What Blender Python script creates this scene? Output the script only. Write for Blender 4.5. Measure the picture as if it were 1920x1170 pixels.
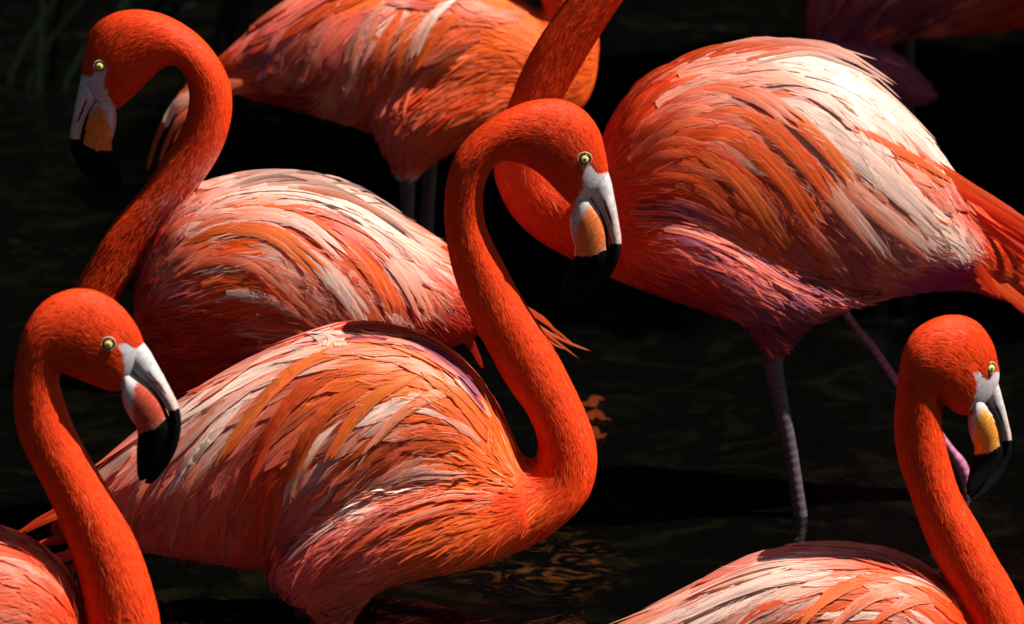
import bpy, bmesh, math, random
import numpy as np
from mathutils import Vector, noise as mnoise
from mathutils.bvhtree import BVHTree

random.seed(7); rng = np.random.default_rng(7)
for o in list(bpy.data.objects): bpy.data.objects.remove(o, do_unlink=True)
scene = bpy.context.scene
C = scene.collection

# ------------------------------------------------------------ camera, sky, sun
PITCH = math.radians(17.0); CAM_Z = 2.81; FP = 10592.0      # FP = focal length in pixels of the 1920 px photo
cam_d = bpy.data.cameras.new('camera'); cam = bpy.data.objects.new('camera', cam_d); C.objects.link(cam)
cam.location = (0, 0, CAM_Z); cam.rotation_euler = (math.pi/2 - PITCH, 0, 0)
cam_d.sensor_width = 36; cam_d.lens = FP/1920*36; cam_d.clip_end = 400; cam_d.clip_start = 0.1
cam_d.dof.use_dof = True; cam_d.dof.focus_distance = 8.05; cam_d.dof.aperture_fstop = 5.0
scene.camera = cam
SUN_EL = math.radians(58); SUN_AZ = math.radians(7)         # azimuth of the sun measured from +X towards -Y (the camera side)
sdir = Vector((math.cos(SUN_EL)*math.cos(SUN_AZ), -math.cos(SUN_EL)*math.sin(SUN_AZ), math.sin(SUN_EL)))
world = bpy.data.worlds.new('World'); scene.world = world; world.use_nodes = True
nt = world.node_tree; bg = nt.nodes['Background']
sky = nt.nodes.new('ShaderNodeTexSky'); sky.sky_type = 'NISHITA'; sky.sun_disc = False
sky.sun_elevation = SUN_EL; sky.sun_rotation = math.pi/2 + SUN_AZ
nt.links.new(sky.outputs[0], bg.inputs[0]); bg.inputs[1].default_value = 0.05
sun_d = bpy.data.lights.new('sun', 'SUN'); sun = bpy.data.objects.new('sun', sun_d); C.objects.link(sun)
sun_d.energy = 5.0; sun_d.angle = math.radians(0.5); sun_d.color = (1.0, 0.95, 0.87)
sun.rotation_euler = sdir.to_track_quat('Z', 'Y').to_euler()
vs = scene.view_settings; vs.view_transform = 'Standard'; vs.look = 'None'; vs.exposure = 0.88; vs.gamma = 1; vs.use_curve_mapping = False

# ------------------------------------------------------------ pixel <-> world
cp, sp = math.cos(PITCH), math.sin(PITCH)
CAM = np.array([0, 0, CAM_Z])
def ray(px, py):
    px = np.asarray(px, float); py = np.asarray(py, float)
    a = (px-960)/FP; b = (585-py)/FP
    return np.stack([a, cp + b*sp, -sp + b*cp], -1)
def at(px, py, Y):
    r = ray(px, py); t = np.asarray(Y)/r[..., 1]
    return CAM + r*t[..., None]
def proj(P):
    d = np.asarray(P, float) - CAM
    z = d[..., 1]*cp - d[..., 2]*sp; u = d[..., 1]*sp + d[..., 2]*cp
    return np.stack([960 + FP*d[..., 0]/z, 585 - FP*u/z], -1)
PXM = 1/1290.0                                                # metres per photo pixel near the birds

# ------------------------------------------------------------ helpers
def tag(o, **k):
    for a, b in k.items(): o[a] = b
    return o
def link(name, me, mats, parent=None):
    o = bpy.data.objects.new(name, me); C.objects.link(o)
    for m in (mats if isinstance(mats, (list, tuple)) else [mats]): me.materials.append(m)
    if parent is not None: o.parent = parent
    return o
def mesh_np(name, V, F, col=None, uv=None, nrm=None, smooth=True):
    """V (n,3), F (m,k) all faces of one size, col (n,3) per vertex, uv (n,2) per vertex"""
    V = np.asarray(V, np.float32); F = np.asarray(F, np.int32); m, k = F.shape
    me = bpy.data.meshes.new(name)
    me.vertices.add(len(V)); me.vertices.foreach_set('co', V.ravel())
    me.loops.add(m*k); me.loops.foreach_set('vertex_index', F.ravel())
    me.polygons.add(m); me.polygons.foreach_set('loop_start', np.arange(0, m*k, k, dtype=np.int32))
    me.update(calc_edges=True)
    if smooth: me.polygons.foreach_set('use_smooth', np.ones(m, bool))
    if col is not None:
        a = me.color_attributes.new('col', 'FLOAT_COLOR', 'POINT')
        c4 = np.ones((len(V), 4), np.float32); c4[:, :3] = col; a.data.foreach_set('color', c4.ravel())
    if nrm is not None:
        a = me.attributes.new('custom_normal', 'FLOAT_VECTOR', 'POINT'); a.data.foreach_set('vector', np.asarray(nrm, np.float32).ravel())
    if uv is not None:
        l = me.uv_layers.new(name='UVMap'); l.data.foreach_set('uv', np.asarray(uv, np.float32)[F.ravel()].ravel())
    return me
def grid_faces(nu, nv, wrap=False, base=0):
    i = np.arange(nu-1)[:, None]; j = np.arange(nv if wrap else nv-1)[None]
    j2 = (j+1) % nv
    f = np.stack([i*nv+j, (i+1)*nv+j+0*i, (i+1)*nv+j2, i*nv+j2], -1)
    return f.reshape(-1, 4)+base
def sstep(a, b, x):
    t = np.clip((x-a)/(b-a), 0, 1); return t*t*(3-2*t)
def in_poly(poly, x, y):
    x = np.asarray(x, float); y = np.asarray(y, float); ins = np.zeros(x.shape, bool); n = len(poly)
    for i in range(n):
        x0, y0 = poly[i]; x1, y1 = poly[(i+1) % n]
        if y0 == y1: continue
        c = ((y0 > y) != (y1 > y)) & (x < (x1-x0)*(y-y0)/(y1-y0)+x0)
        ins ^= c
    return ins
def wob(x, y, f=0.03, s=0.0):                                  # cheap smooth 2-D noise, -1..1
    x = x*f; y = y*f
    return (np.sin(x*1.3+y*2.1+s)+np.sin(-x*2.3+y*1.1+1.7*s+2)+np.sin(x*3.7+y*3.1+.7*s)+np.sin(x*0.7-y*4.3+2.3*s))/4

# ------------------------------------------------------------ materials
def nodes(name):
    m = bpy.data.materials.new(name); m.use_nodes = True
    return m, m.node_tree.nodes, m.node_tree.links, m.node_tree.nodes['Principled BSDF']
def feather_mat(name, across=14.0, along=1.6, strength=0.42, trans=0.34):
    m, N, L, P = nodes(name)
    at_ = N.new('ShaderNodeAttribute'); at_.attribute_name = 'col'
    uv = N.new('ShaderNodeUVMap'); mp = N.new('ShaderNodeMapping'); mp.inputs['Scale'].default_value = (across, along, 1)
    nz = N.new('ShaderNodeTexNoise'); nz.inputs['Scale'].default_value = 1.0; nz.inputs['Detail'].default_value = 3
    L.new(uv.outputs[0], mp.inputs[0]); L.new(mp.outputs[0], nz.inputs[0])
    mr = N.new('ShaderNodeMapRange'); mr.inputs[1].default_value = .3; mr.inputs[2].default_value = .7
    mr.inputs[3].default_value = 1-strength; mr.inputs[4].default_value = 1+strength*.45
    L.new(nz.outputs[0], mr.inputs[0])
    mx = N.new('ShaderNodeVectorMath'); mx.operation = 'SCALE'
    L.new(at_.outputs['Color'], mx.inputs[0]); L.new(mr.outputs[0], mx.inputs['Scale'])
    L.new(mx.outputs[0], P.inputs['Base Color'])
    P.inputs['Roughness'].default_value = .42; P.inputs['Specular IOR Level'].default_value = .4
    bp = N.new('ShaderNodeBump'); bp.inputs['Strength'].default_value = .45; bp.inputs['Distance'].default_value = .0015
    L.new(nz.outputs[0], bp.inputs['Height']); L.new(bp.outputs[0], P.inputs['Normal'])
    tr = N.new('ShaderNodeBsdfTranslucent'); L.new(mx.outputs[0], tr.inputs[0])
    ms = N.new('ShaderNodeMixShader'); ms.inputs[0].default_value = trans
    L.new(P.outputs[0], ms.inputs[1]); L.new(tr.outputs[0], ms.inputs[2])
    L.new(ms.outputs[0], N['Material Output'].inputs[0])
    return m
M_FEATHER = feather_mat('feather_vane')
M_PLUME = feather_mat('small_plumage', 1.5, .5, .2, .15)
P_ = M_PLUME.node_tree.nodes['Principled BSDF']; P_.inputs['Roughness'].default_value = .6; P_.inputs['Specular IOR Level'].default_value = .2
def skin_mat():
    m, N, L, P = nodes('plumage_underlay')
    at_ = N.new('ShaderNodeAttribute'); at_.attribute_name = 'col'
    tc = N.new('ShaderNodeTexCoord'); nz = N.new('ShaderNodeTexNoise'); nz.inputs['Scale'].default_value = 220; nz.inputs['Detail'].default_value = 2
    L.new(tc.outputs['Object'], nz.inputs[0])
    bp = N.new('ShaderNodeBump'); bp.inputs['Strength'].default_value = .3; bp.inputs['Distance'].default_value = .001
    L.new(nz.outputs[0], bp.inputs['Height']); L.new(bp.outputs[0], P.inputs['Normal'])
    L.new(at_.outputs['Color'], P.inputs['Base Color']); P.inputs['Roughness'].default_value = .7; P.inputs['Specular IOR Level'].default_value = .2
    return m
M_SKIN = skin_mat()
def bill_mat():
    m, N, L, P = nodes('bill_horn')
    at_ = N.new('ShaderNodeAttribute'); at_.attribute_name = 'col'
    tc = N.new('ShaderNodeTexCoord'); nz = N.new('ShaderNodeTexNoise'); nz.inputs['Scale'].default_value = 120; nz.inputs['Detail'].default_value = 5
    L.new(tc.outputs['Object'], nz.inputs[0])
    mr = N.new('ShaderNodeMapRange'); mr.inputs[1].default_value = .3; mr.inputs[2].default_value = .7; mr.inputs[3].default_value = .72; mr.inputs[4].default_value = 1.12
    L.new(nz.outputs[0], mr.inputs[0])
    mx = N.new('ShaderNodeVectorMath'); mx.operation = 'SCALE'
    L.new(at_.outputs['Color'], mx.inputs[0]); L.new(mr.outputs[0], mx.inputs['Scale']); L.new(mx.outputs[0], P.inputs['Base Color'])
    bp = N.new('ShaderNodeBump'); bp.inputs['Strength'].default_value = .25; bp.inputs['Distance'].default_value = .0006
    L.new(nz.outputs[0], bp.inputs['Height']); L.new(bp.outputs[0], P.inputs['Normal'])
    P.inputs['Roughness'].default_value = .42
    bw = N.new('ShaderNodeMath'); bw.operation = 'MULTIPLY_ADD'; bw.inputs[1].default_value = .6; bw.inputs[2].default_value = .0; bw.use_clamp = True
    sx = N.new('ShaderNodeSeparateColor'); L.new(at_.outputs['Color'], sx.inputs[0]); L.new(sx.outputs[0], bw.inputs[0]); L.new(bw.outputs[0], P.inputs['Specular IOR Level'])
    return m
M_BILL = bill_mat()
def plain(name, c, r=.4, spec=.5):
    m, N, L, P = nodes(name); P.inputs['Base Color'].default_value = (*c, 1); P.inputs['Roughness'].default_value = r
    P.inputs['Specular IOR Level'].default_value = spec
    return m
M_IRIS = plain('pale_yellow_iris', (.74, .62, .17), .15); M_PUPIL = plain('black_pupil', (.004, .004, .004), .06)
M_LID = plain('pale_eye_ring', (.42, .27, .19), .5); M_EYE = plain('dark_eyeball', (.03, .02, .008), .08)
def leg_mat(name, c1, c2):
    m, N, L, P = nodes(name)
    uv = N.new('ShaderNodeUVMap'); wv = N.new('ShaderNodeTexWave'); wv.wave_type = 'BANDS'; wv.bands_direction = 'Y'
    wv.inputs['Scale'].default_value = 1.0; wv.inputs['Distortion'].default_value = 3.0; wv.inputs['Detail'].default_value = 2
    mp = N.new('ShaderNodeMapping'); mp.inputs['Scale'].default_value = (1.0, 2.2, 1)
    L.new(uv.outputs[0], mp.inputs[0]); L.new(mp.outputs[0], wv.inputs[0])
    cr = N.new('ShaderNodeValToRGB'); cr.color_ramp.elements[0].color = (*c1, 1); cr.color_ramp.elements[1].color = (*c2, 1)
    cr.color_ramp.elements[0].position = .0; cr.color_ramp.elements[1].position = .16
    L.new(wv.outputs['Fac'], cr.inputs[0])
    nz = N.new('ShaderNodeTexNoise'); tc = N.new('ShaderNodeTexCoord'); nz.inputs['Scale'].default_value = 60
    L.new(tc.outputs['Object'], nz.inputs[0])
    mr = N.new('ShaderNodeMapRange'); mr.inputs[3].default_value = .6; mr.inputs[4].default_value = 1.4; L.new(nz.outputs[0], mr.inputs[0])
    mx = N.new('ShaderNodeVectorMath'); mx.operation = 'SCALE'; L.new(cr.outputs[0], mx.inputs[0]); L.new(mr.outputs[0], mx.inputs['Scale'])
    L.new(mx.outputs[0], P.inputs['Base Color'])
    bp = N.new('ShaderNodeBump'); bp.inputs['Strength'].default_value = .5; bp.inputs['Distance'].default_value = .001
    L.new(wv.outputs['Fac'], bp.inputs['Height']); L.new(bp.outputs[0], P.inputs['Normal']); P.inputs['Roughness'].default_value = .5
    return m
M_LEG = leg_mat('grey_mauve_leg_scutes', (.050, .034, .046), (.080, .057, .072))
M_LEGP = leg_mat('pink_leg_skin', (.34, .07, .16), (.48, .15, .27))

# ------------------------------------------------------------ palette (pigment, PU also for painted mauve shade)
PAL = dict(
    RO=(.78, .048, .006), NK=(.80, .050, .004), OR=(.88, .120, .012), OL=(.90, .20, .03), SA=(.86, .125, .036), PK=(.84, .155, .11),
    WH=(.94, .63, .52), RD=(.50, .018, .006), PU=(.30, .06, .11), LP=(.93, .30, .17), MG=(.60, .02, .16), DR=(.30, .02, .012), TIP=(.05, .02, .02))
PAL = {k: np.array(v) for k, v in PAL.items()}

# ------------------------------------------------------------ lofts ("ribs": dorsal x,y  ventral x,y  half width  [depth offset], photo pixels)
def dense_ribs(ribs, sub):
    R = np.array([list(r)+[0]*(6-len(r)) for r in ribs], float); out = []
    n = len(R)
    for i in range(n-1):
        p0 = R[max(i-1, 0)]; p1 = R[i]; p2 = R[i+1]; p3 = R[min(i+2, n-1)]
        for k in range(sub):
            t = k/sub
            out.append(.5*((2*p1)+(-p0+p2)*t+(2*p0-5*p1+4*p2-p3)*t*t+(-p0+3*p1-3*p2+p3)*t**3))
    out.append(R[-1]); return np.array(out)
class Sweep:
    def __init__(s, ribs, Y, sub=6, nth=36, expo=2.0, groove=0.0, zoff=0):
        D = dense_ribs(ribs, sub); s.D = D
        Yr = Y + D[:, 5]*PXM
        A = at(D[:, 0], D[:, 1], Yr); B = at(D[:, 2], D[:, 3], Yr)
        Cn = (A+B)/2; E = (A-B)/2; W = np.maximum(D[:, 4], .5)*PXM
        T = np.gradient(Cn, axis=0); T /= np.linalg.norm(T, axis=1)[:, None]+1e-9
        Lt = np.tile([0., 1, 0], (len(D), 1)); Lt -= T*(Lt*T).sum(1)[:, None]; Lt /= np.linalg.norm(Lt, axis=1)[:, None]
        th = np.linspace(0, 2*math.pi, nth, endpoint=False)
        c, q = np.cos(th), np.sin(th)
        c = np.sign(c)*np.abs(c)**(2/expo); q = np.sign(q)*np.abs(q)**(2/expo)
        g = 1-groove*np.exp(-(np.minimum(th, 2*math.pi-th)/.24)**2)[None]*sstep(90, 140, D[:, 4])[:, None]
        s.P = Cn[:, None]+E[:, None]*(c[None]*g)[..., None]+Lt[:, None]*(W[:, None]*q[None])[..., None]
        s.C = Cn; s.T = T; s.nu, s.nv = s.P.shape[:2]
        d = np.linalg.norm(np.diff(Cn, axis=0), axis=1); s.len = np.concatenate([[0], np.cumsum(d)])
    def geo(s, base=0):
        V = np.concatenate([s.P.reshape(-1, 3), s.C[:1], s.C[-1:]]); F = grid_faces(s.nu, s.nv, True)
        a = s.nu*s.nv; j = np.arange(s.nv); j2 = (j+1) % s.nv
        c1 = np.stack([j2*0+a, j, j2, j2], -1); l = (s.nu-1)*s.nv
        c2 = np.stack([j2*0+a+1, l+j2, l+j, l+j], -1)
        return V, F+base, np.concatenate([c1, c2])[:, :3]+base
    def mesh(s, name, col=None, vscale=1.0):
        V, F, T3 = s.geo()
        me = bpy.data.meshes.new(name)
        me.from_pydata(V.tolist(), [], F.tolist()+T3.tolist()); me.update()
        me.polygons.foreach_set('use_smooth', np.ones(len(me.polygons), bool))
        if col is not None:
            a = me.color_attributes.new('col', 'FLOAT_COLOR', 'POINT')
            c4 = np.ones((len(V), 4), np.float32); c4[:, :3] = col; a.data.foreach_set('color', c4.ravel())
        u = np.concatenate([np.tile(np.arange(s.nv)/s.nv, s.nu), [0, 0]]); v = np.concatenate([np.repeat(s.len/.10*vscale, s.nv), [0, s.len[-1]*10]])
        uv = np.stack([u, v], -1); li = np.zeros(len(me.loops), np.int32); me.loops.foreach_get('vertex_index', li)
        l = me.uv_layers.new(name='UVMap'); l.data.foreach_set('uv', uv[li].astype(np.float32).ravel())
        bm = bmesh.new(); bm.from_mesh(me); bmesh.ops.recalc_face_normals(bm, faces=bm.faces); bm.to_mesh(me); bm.free()
        return me

# ------------------------------------------------------------ the ribbons feathers are made of
class Ribbons:
    def __init__(s): s.V = []; s.F = []; s.c = []; s.uv = []; s.N = []; s.n = 0
    def add(s, V, F, c, uv, N):
        s.N.append(N); s.V.append(V); s.F.append(F+s.n); s.c.append(c); s.uv.append(uv); s.n += len(V)
    def mesh(s, name):
        return mesh_np(name, np.concatenate(s.V), np.concatenate(s.F), np.concatenate(s.c), np.concatenate(s.uv), np.concatenate(s.N))
    def ok(s): return s.n > 0
def feather_geo(path, nrm, hw, c_root, c_tip, camber=.3, shape=3.5, seed=0, c_edge=None, NA=4, roll=0.0, root=.45):
    """path (k,3) centre line, nrm (k,3), hw half width in m -> V,F,col,uv"""
    k = len(path); t = np.linspace(0, 1, k)
    T = np.gradient(path, axis=0); T /= np.linalg.norm(T, axis=1)[:, None]+1e-9
    S = np.cross(nrm, T); S /= np.linalg.norm(S, axis=1)[:, None]+1e-9
    N = np.cross(T, S)
    prof = (root+(1-root)*sstep(0, .34, t))*np.clip(1-t**shape, 0, 1)**.62+.02
    a = np.linspace(-1, 1, NA+1)
    rj = 1+.10*np.sin(seed*3.1+t*17)[:, None]*np.abs(a)[None]
    V = path[:, None]+S[:, None]*(a[None]*prof[:, None]*hw*rj)[..., None]-N[:, None]*((a**2)[None]*camber*hw*prof[:, None]-a[None]*roll*hw*prof[:, None])[..., None]
    col = c_root[None, None]+(c_tip-c_root)[None, None]*(t[:, None, None]**1.3)+0*a[None, :, None]
    if c_edge is not None:
        e = (np.abs(a)[None, :, None]**3)*(.35+.65*t[:, None, None]); col = col*(1-e)+c_edge*e
    r = 1+.12*np.exp(-(a/.2)**2); col = col*r[None, :, None]
    uv = np.stack([np.tile(a*.5+seed*1.37, k), np.repeat(t*2+seed*.73, NA+1)], -1)
    G = N[:, None]+S[:, None]*(a[None]*(.16 if camber < .2 else .6))[..., None]+T[:, None]*(.10*np.sin(seed*7+t*5))[:, None, None]; G /= np.linalg.norm(G, axis=-1)[..., None]
    return V.reshape(-1, 3), grid_faces(k, NA+1), np.clip(col.reshape(-1, 3), 0, .93), uv, G.reshape(-1, 3)
def quick_blades(P, T, N, L, W, lift, col, sag=None, bend=None, nj=.06):
    """many small blades at once: 3 rows of 3 verts tapering to a tip. P,T,N (n,3), L,W,lift (n,), col (n,3)"""
    n = len(P); S = np.cross(N, T); S /= np.linalg.norm(S, axis=1)[:, None]+1e-9
    ts = np.array([0, .38, .75, 1.0]); ws = np.array([.55, 1.0, .72, .06])
    V = np.zeros((n, 4, 3, 3), np.float32)
    for i, (t, w) in enumerate(zip(ts, ws)):
        base = P+T*(L*t)[:, None]+N*(lift*(t**1.4)+.0004)[:, None]
        if sag is not None: base = base+sag*(t*t)
        if bend is not None: base = base+S*(bend*L*t*t)[:, None]
        for j, a in enumerate((-1, 0, 1)):
            V[:, i, j] = base+S*(a*w*W)[:, None]-N*(abs(a)*.2*w*W)[:, None]
    f = grid_faces(4, 3); F = (f[None]+(np.arange(n)*12)[:, None, None]).reshape(-1, 4)
    sh = np.array([.86, .97, 1.05, 1.12])
    c = col[:, None, None, :]*sh[None, :, None, None]*np.ones((1, 1, 3, 1))
    u = rng.random(n)*50; uv = np.zeros((n, 4, 3, 2), np.float32)
    uv[..., 0] = u[:, None, None]+np.arange(3)[None, None]*.4; uv[..., 1] = u[:, None, None]*.7+ts[None, :, None]
    NN = N[:, None, None]+S[:, None, None]*np.array([-.25, 0, .25])[None, None, :, None]+rng.normal(0, nj, (n, 1, 1, 3))+np.zeros((n, 4, 3, 3)); NN /= np.linalg.norm(NN, axis=-1)[..., None]
    return V.reshape(-1, 3), F, np.clip(c.reshape(-1, 3), 0, .93), uv.reshape(-1, 2), NN.reshape(-1, 3)

# ------------------------------------------------------------ template head marks, in the coordinates of the central bird
T_BASE = np.array([1141., 325.])
class Sim:
    """similarity from the template (central bird's head) to another bird's head"""
    def __init__(s, origin, angle, scale, flip=False, squash=1.0, yaw=0.0):
        s.o = np.array(origin, float); s.a = math.radians(angle); s.k = scale; s.f = -1 if flip else 1; s.q = squash; s.yaw = yaw
    def fwd(s, x, y):
        dx = (np.asarray(x, float)-T_BASE[0])*s.f; dy = np.asarray(y, float)-T_BASE[1]
        c, n = math.cos(s.a), math.sin(s.a)
        X = (dx*c-dy*n)*s.k*s.q; Y = (dx*n+dy*c)*s.k
        return s.o[0]+X, s.o[1]+Y
    def inv(s, X, Y):
        X = (np.asarray(X, float)-s.o[0])/(s.k*s.q); Y = (np.asarray(Y, float)-s.o[1])/s.k
        c, n = math.cos(s.a), math.sin(s.a)
        dx = X*c+Y*n; dy = -X*n+Y*c
        return T_BASE[0]+dx*s.f, T_BASE[1]+dy
LORE = [(1088, 312), (1110, 309), (1120, 325), (1146, 322), (1160, 345), (1150, 372), (1066, 405), (1070, 392), (1086, 366), (1094, 345), (1096, 328)]
ORANGE = [(1104, 386), (1090, 408), (1080, 440), (1074, 486), (1100, 484), (1128, 474), (1140, 460), (1139, 433), (1129, 410), (1114, 390)]
UP_RIBS = [(1138, 316, 1092, 346, 22), (1146, 340, 1102, 362, 21), (1151, 365, 1113, 381, 19), (1156, 390, 1126, 401, 17), (1161, 420, 1136, 427, 14.5),
           (1165, 448, 1143, 455, 13.5), (1163, 476, 1139, 480, 13), (1152, 505, 1124, 502, 12), (1134, 532, 1106, 524, 10.5), (1110, 554, 1086, 544, 8.5), (1084, 571, 1068, 562, 5), (1070, 576, 1060, 570, 2)]
LO_RIBS = [(1096, 350, 1080, 380, 24), (1105, 364, 1070, 402, 26), (1117, 381, 1069, 424, 26), (1130, 402, 1073, 446, 24.5), (1138, 429, 1078, 464, 23),
           (1141, 456, 1075, 484, 21), (1142, 482, 1068, 500, 18), (1130, 504, 1062, 517, 15), (1111, 526, 1057, 533, 12.5), (1089, 546, 1053, 549, 9), (1070, 563, 1053, 564, 5)]
def bill_colors(kind, x, y, patch):
    w = wob(x, y, .22)*4+wob(x, y, .6, 3)*2
    white = np.array([.62, .57, .56]); pink = np.array([.62, .36, .28]); black = np.array([.006, .006, .007])
    c = np.tile(white, (len(x), 1))
    g = sstep(360, 440, y+w)[:, None]
    c = c*(1-g*.55)+pink*(g*.55) if kind == 'up' else c*(1-g*.3)+pink*g*.3
    c *= (1-.12*(wob(x, y, .35, 5) > .35))[:, None]
    st = wob(x*1.0, y*.25, .9, 7); c *= (1-.10*(st > .2))[:, None]; c = c*(1-.25*sstep(.2, .7, wob(x, y, .12, 2)))[:, None]+np.array([.10, .05, .035])*sstep(.2, .7, wob(x, y, .12, 2))[:, None]
    if kind == 'up':
        # nostril slit and the groove beside it
        cx = 1131+(y-372)*.36; m = (np.abs(x-cx) < 3.0*np.clip(1-((y-398)/27)**2, 0, 1)**.5+.2) & (y > 372) & (y < 425)
        c[m] = (.16, .05, .04)
        cx2 = 1121+(y-372)*.42; m = (np.abs(x-cx2) < 1.3) & (y > 385) & (y < 450); c[m] = c[m]*.55
        c[y+w*.5 > 457] = black
    else:
        pc = np.array(patch); acc_ = np.zeros(len(x))
        for k in range(12):
            an = k*2.4; acc_ += in_poly(ORANGE, x+w*.5+4.5*math.cos(an)*(k+1)/12, y+w*.9+8*math.sin(an)*(k+1)/12)
        f = (acc_/12)[:, None]; v = pc*(1+.35*wob(x, y, .30, 1)[:, None]+.30*wob(x*1.2, y*.3, 1.1, 2)[:, None]); c = c*(1-f)+v*f
        lim = 480-np.clip(x-1110, 0, 40)*.45
        c[y+w*.6 > lim] = black
        mx = np.interp(y, [345, 362, 378, 400, 425, 455], [1094, 1101, 1113, 1128, 1138, 1143])
        c[(x > mx-(1.5+5.5*sstep(365, 450, y)))] = black
    return c

# ------------------------------------------------------------ flow of the feathers
class Flow:
    def __init__(s, guides):
        P = []; D = []
        for g in guides:
            g = np.array(g, float)
            for a, b in zip(g[:-1], g[1:]):
                n = max(2, int(np.hypot(*(b-a))/25))
                for k in range(n):
                    P.append(a+(b-a)*(k+.5)/n); D.append((b-a)/np.hypot(*(b-a)))
        s.P = np.array(P); s.D = np.array(D)
    def __call__(s, x, y):
        d2 = (s.P[:, 0]-x)**2+(s.P[:, 1]-y)**2; w = 1/(d2+150.)**2
        v = (s.D*w[:, None]).sum(0); return v/(np.hypot(*v)+1e-9), math.sqrt(d2.min())
    def many(s, x, y):
        d2 = (s.P[None, :, 0]-x[:, None])**2+(s.P[None, :, 1]-y[:, None])**2; w = 1/(d2+150.)**2
        v = (s.D[None]*w[..., None]).sum(1); return v/(np.linalg.norm(v, axis=1)[:, None]+1e-9), np.sqrt(d2.min(1))

class Field:
    """pigment over a bird, with some shade painted in: blobs (x, y, radius, colour, second colour, share of the second)"""
    def __init__(s, blobs):
        s.x = np.array([b[0] for b in blobs], float); s.y = np.array([b[1] for b in blobs], float); s.r = np.array([b[2] for b in blobs], float)
        s.c = np.array([PAL[b[3]] for b in blobs]); s.c2 = np.array([PAL[b[4]] if len(b) > 4 else PAL[b[3]] for b in blobs])
        s.p = np.array([b[5] if len(b) > 5 else 0 for b in blobs])
    def __call__(s, x, y, r1, r2):
        """r1 picks a blob's second colour, r2 jitters"""
        x = np.atleast_1d(x); y = np.atleast_1d(y); r1 = np.atleast_1d(r1); r2 = np.atleast_1d(r2)
        w = np.exp(-((x[:, None]-s.x)**2+(y[:, None]-s.y)**2)/(s.r**2*.7))+1e-12
        w = w**1.9; w /= w.sum(1)[:, None]
        cc = np.where((r1[:, None] < s.p[None])[..., None], s.c2[None], s.c[None])
        c = (w[..., None]*cc).sum(1)
        return c*(1+(r2-.5)*.36)[:, None]

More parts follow.
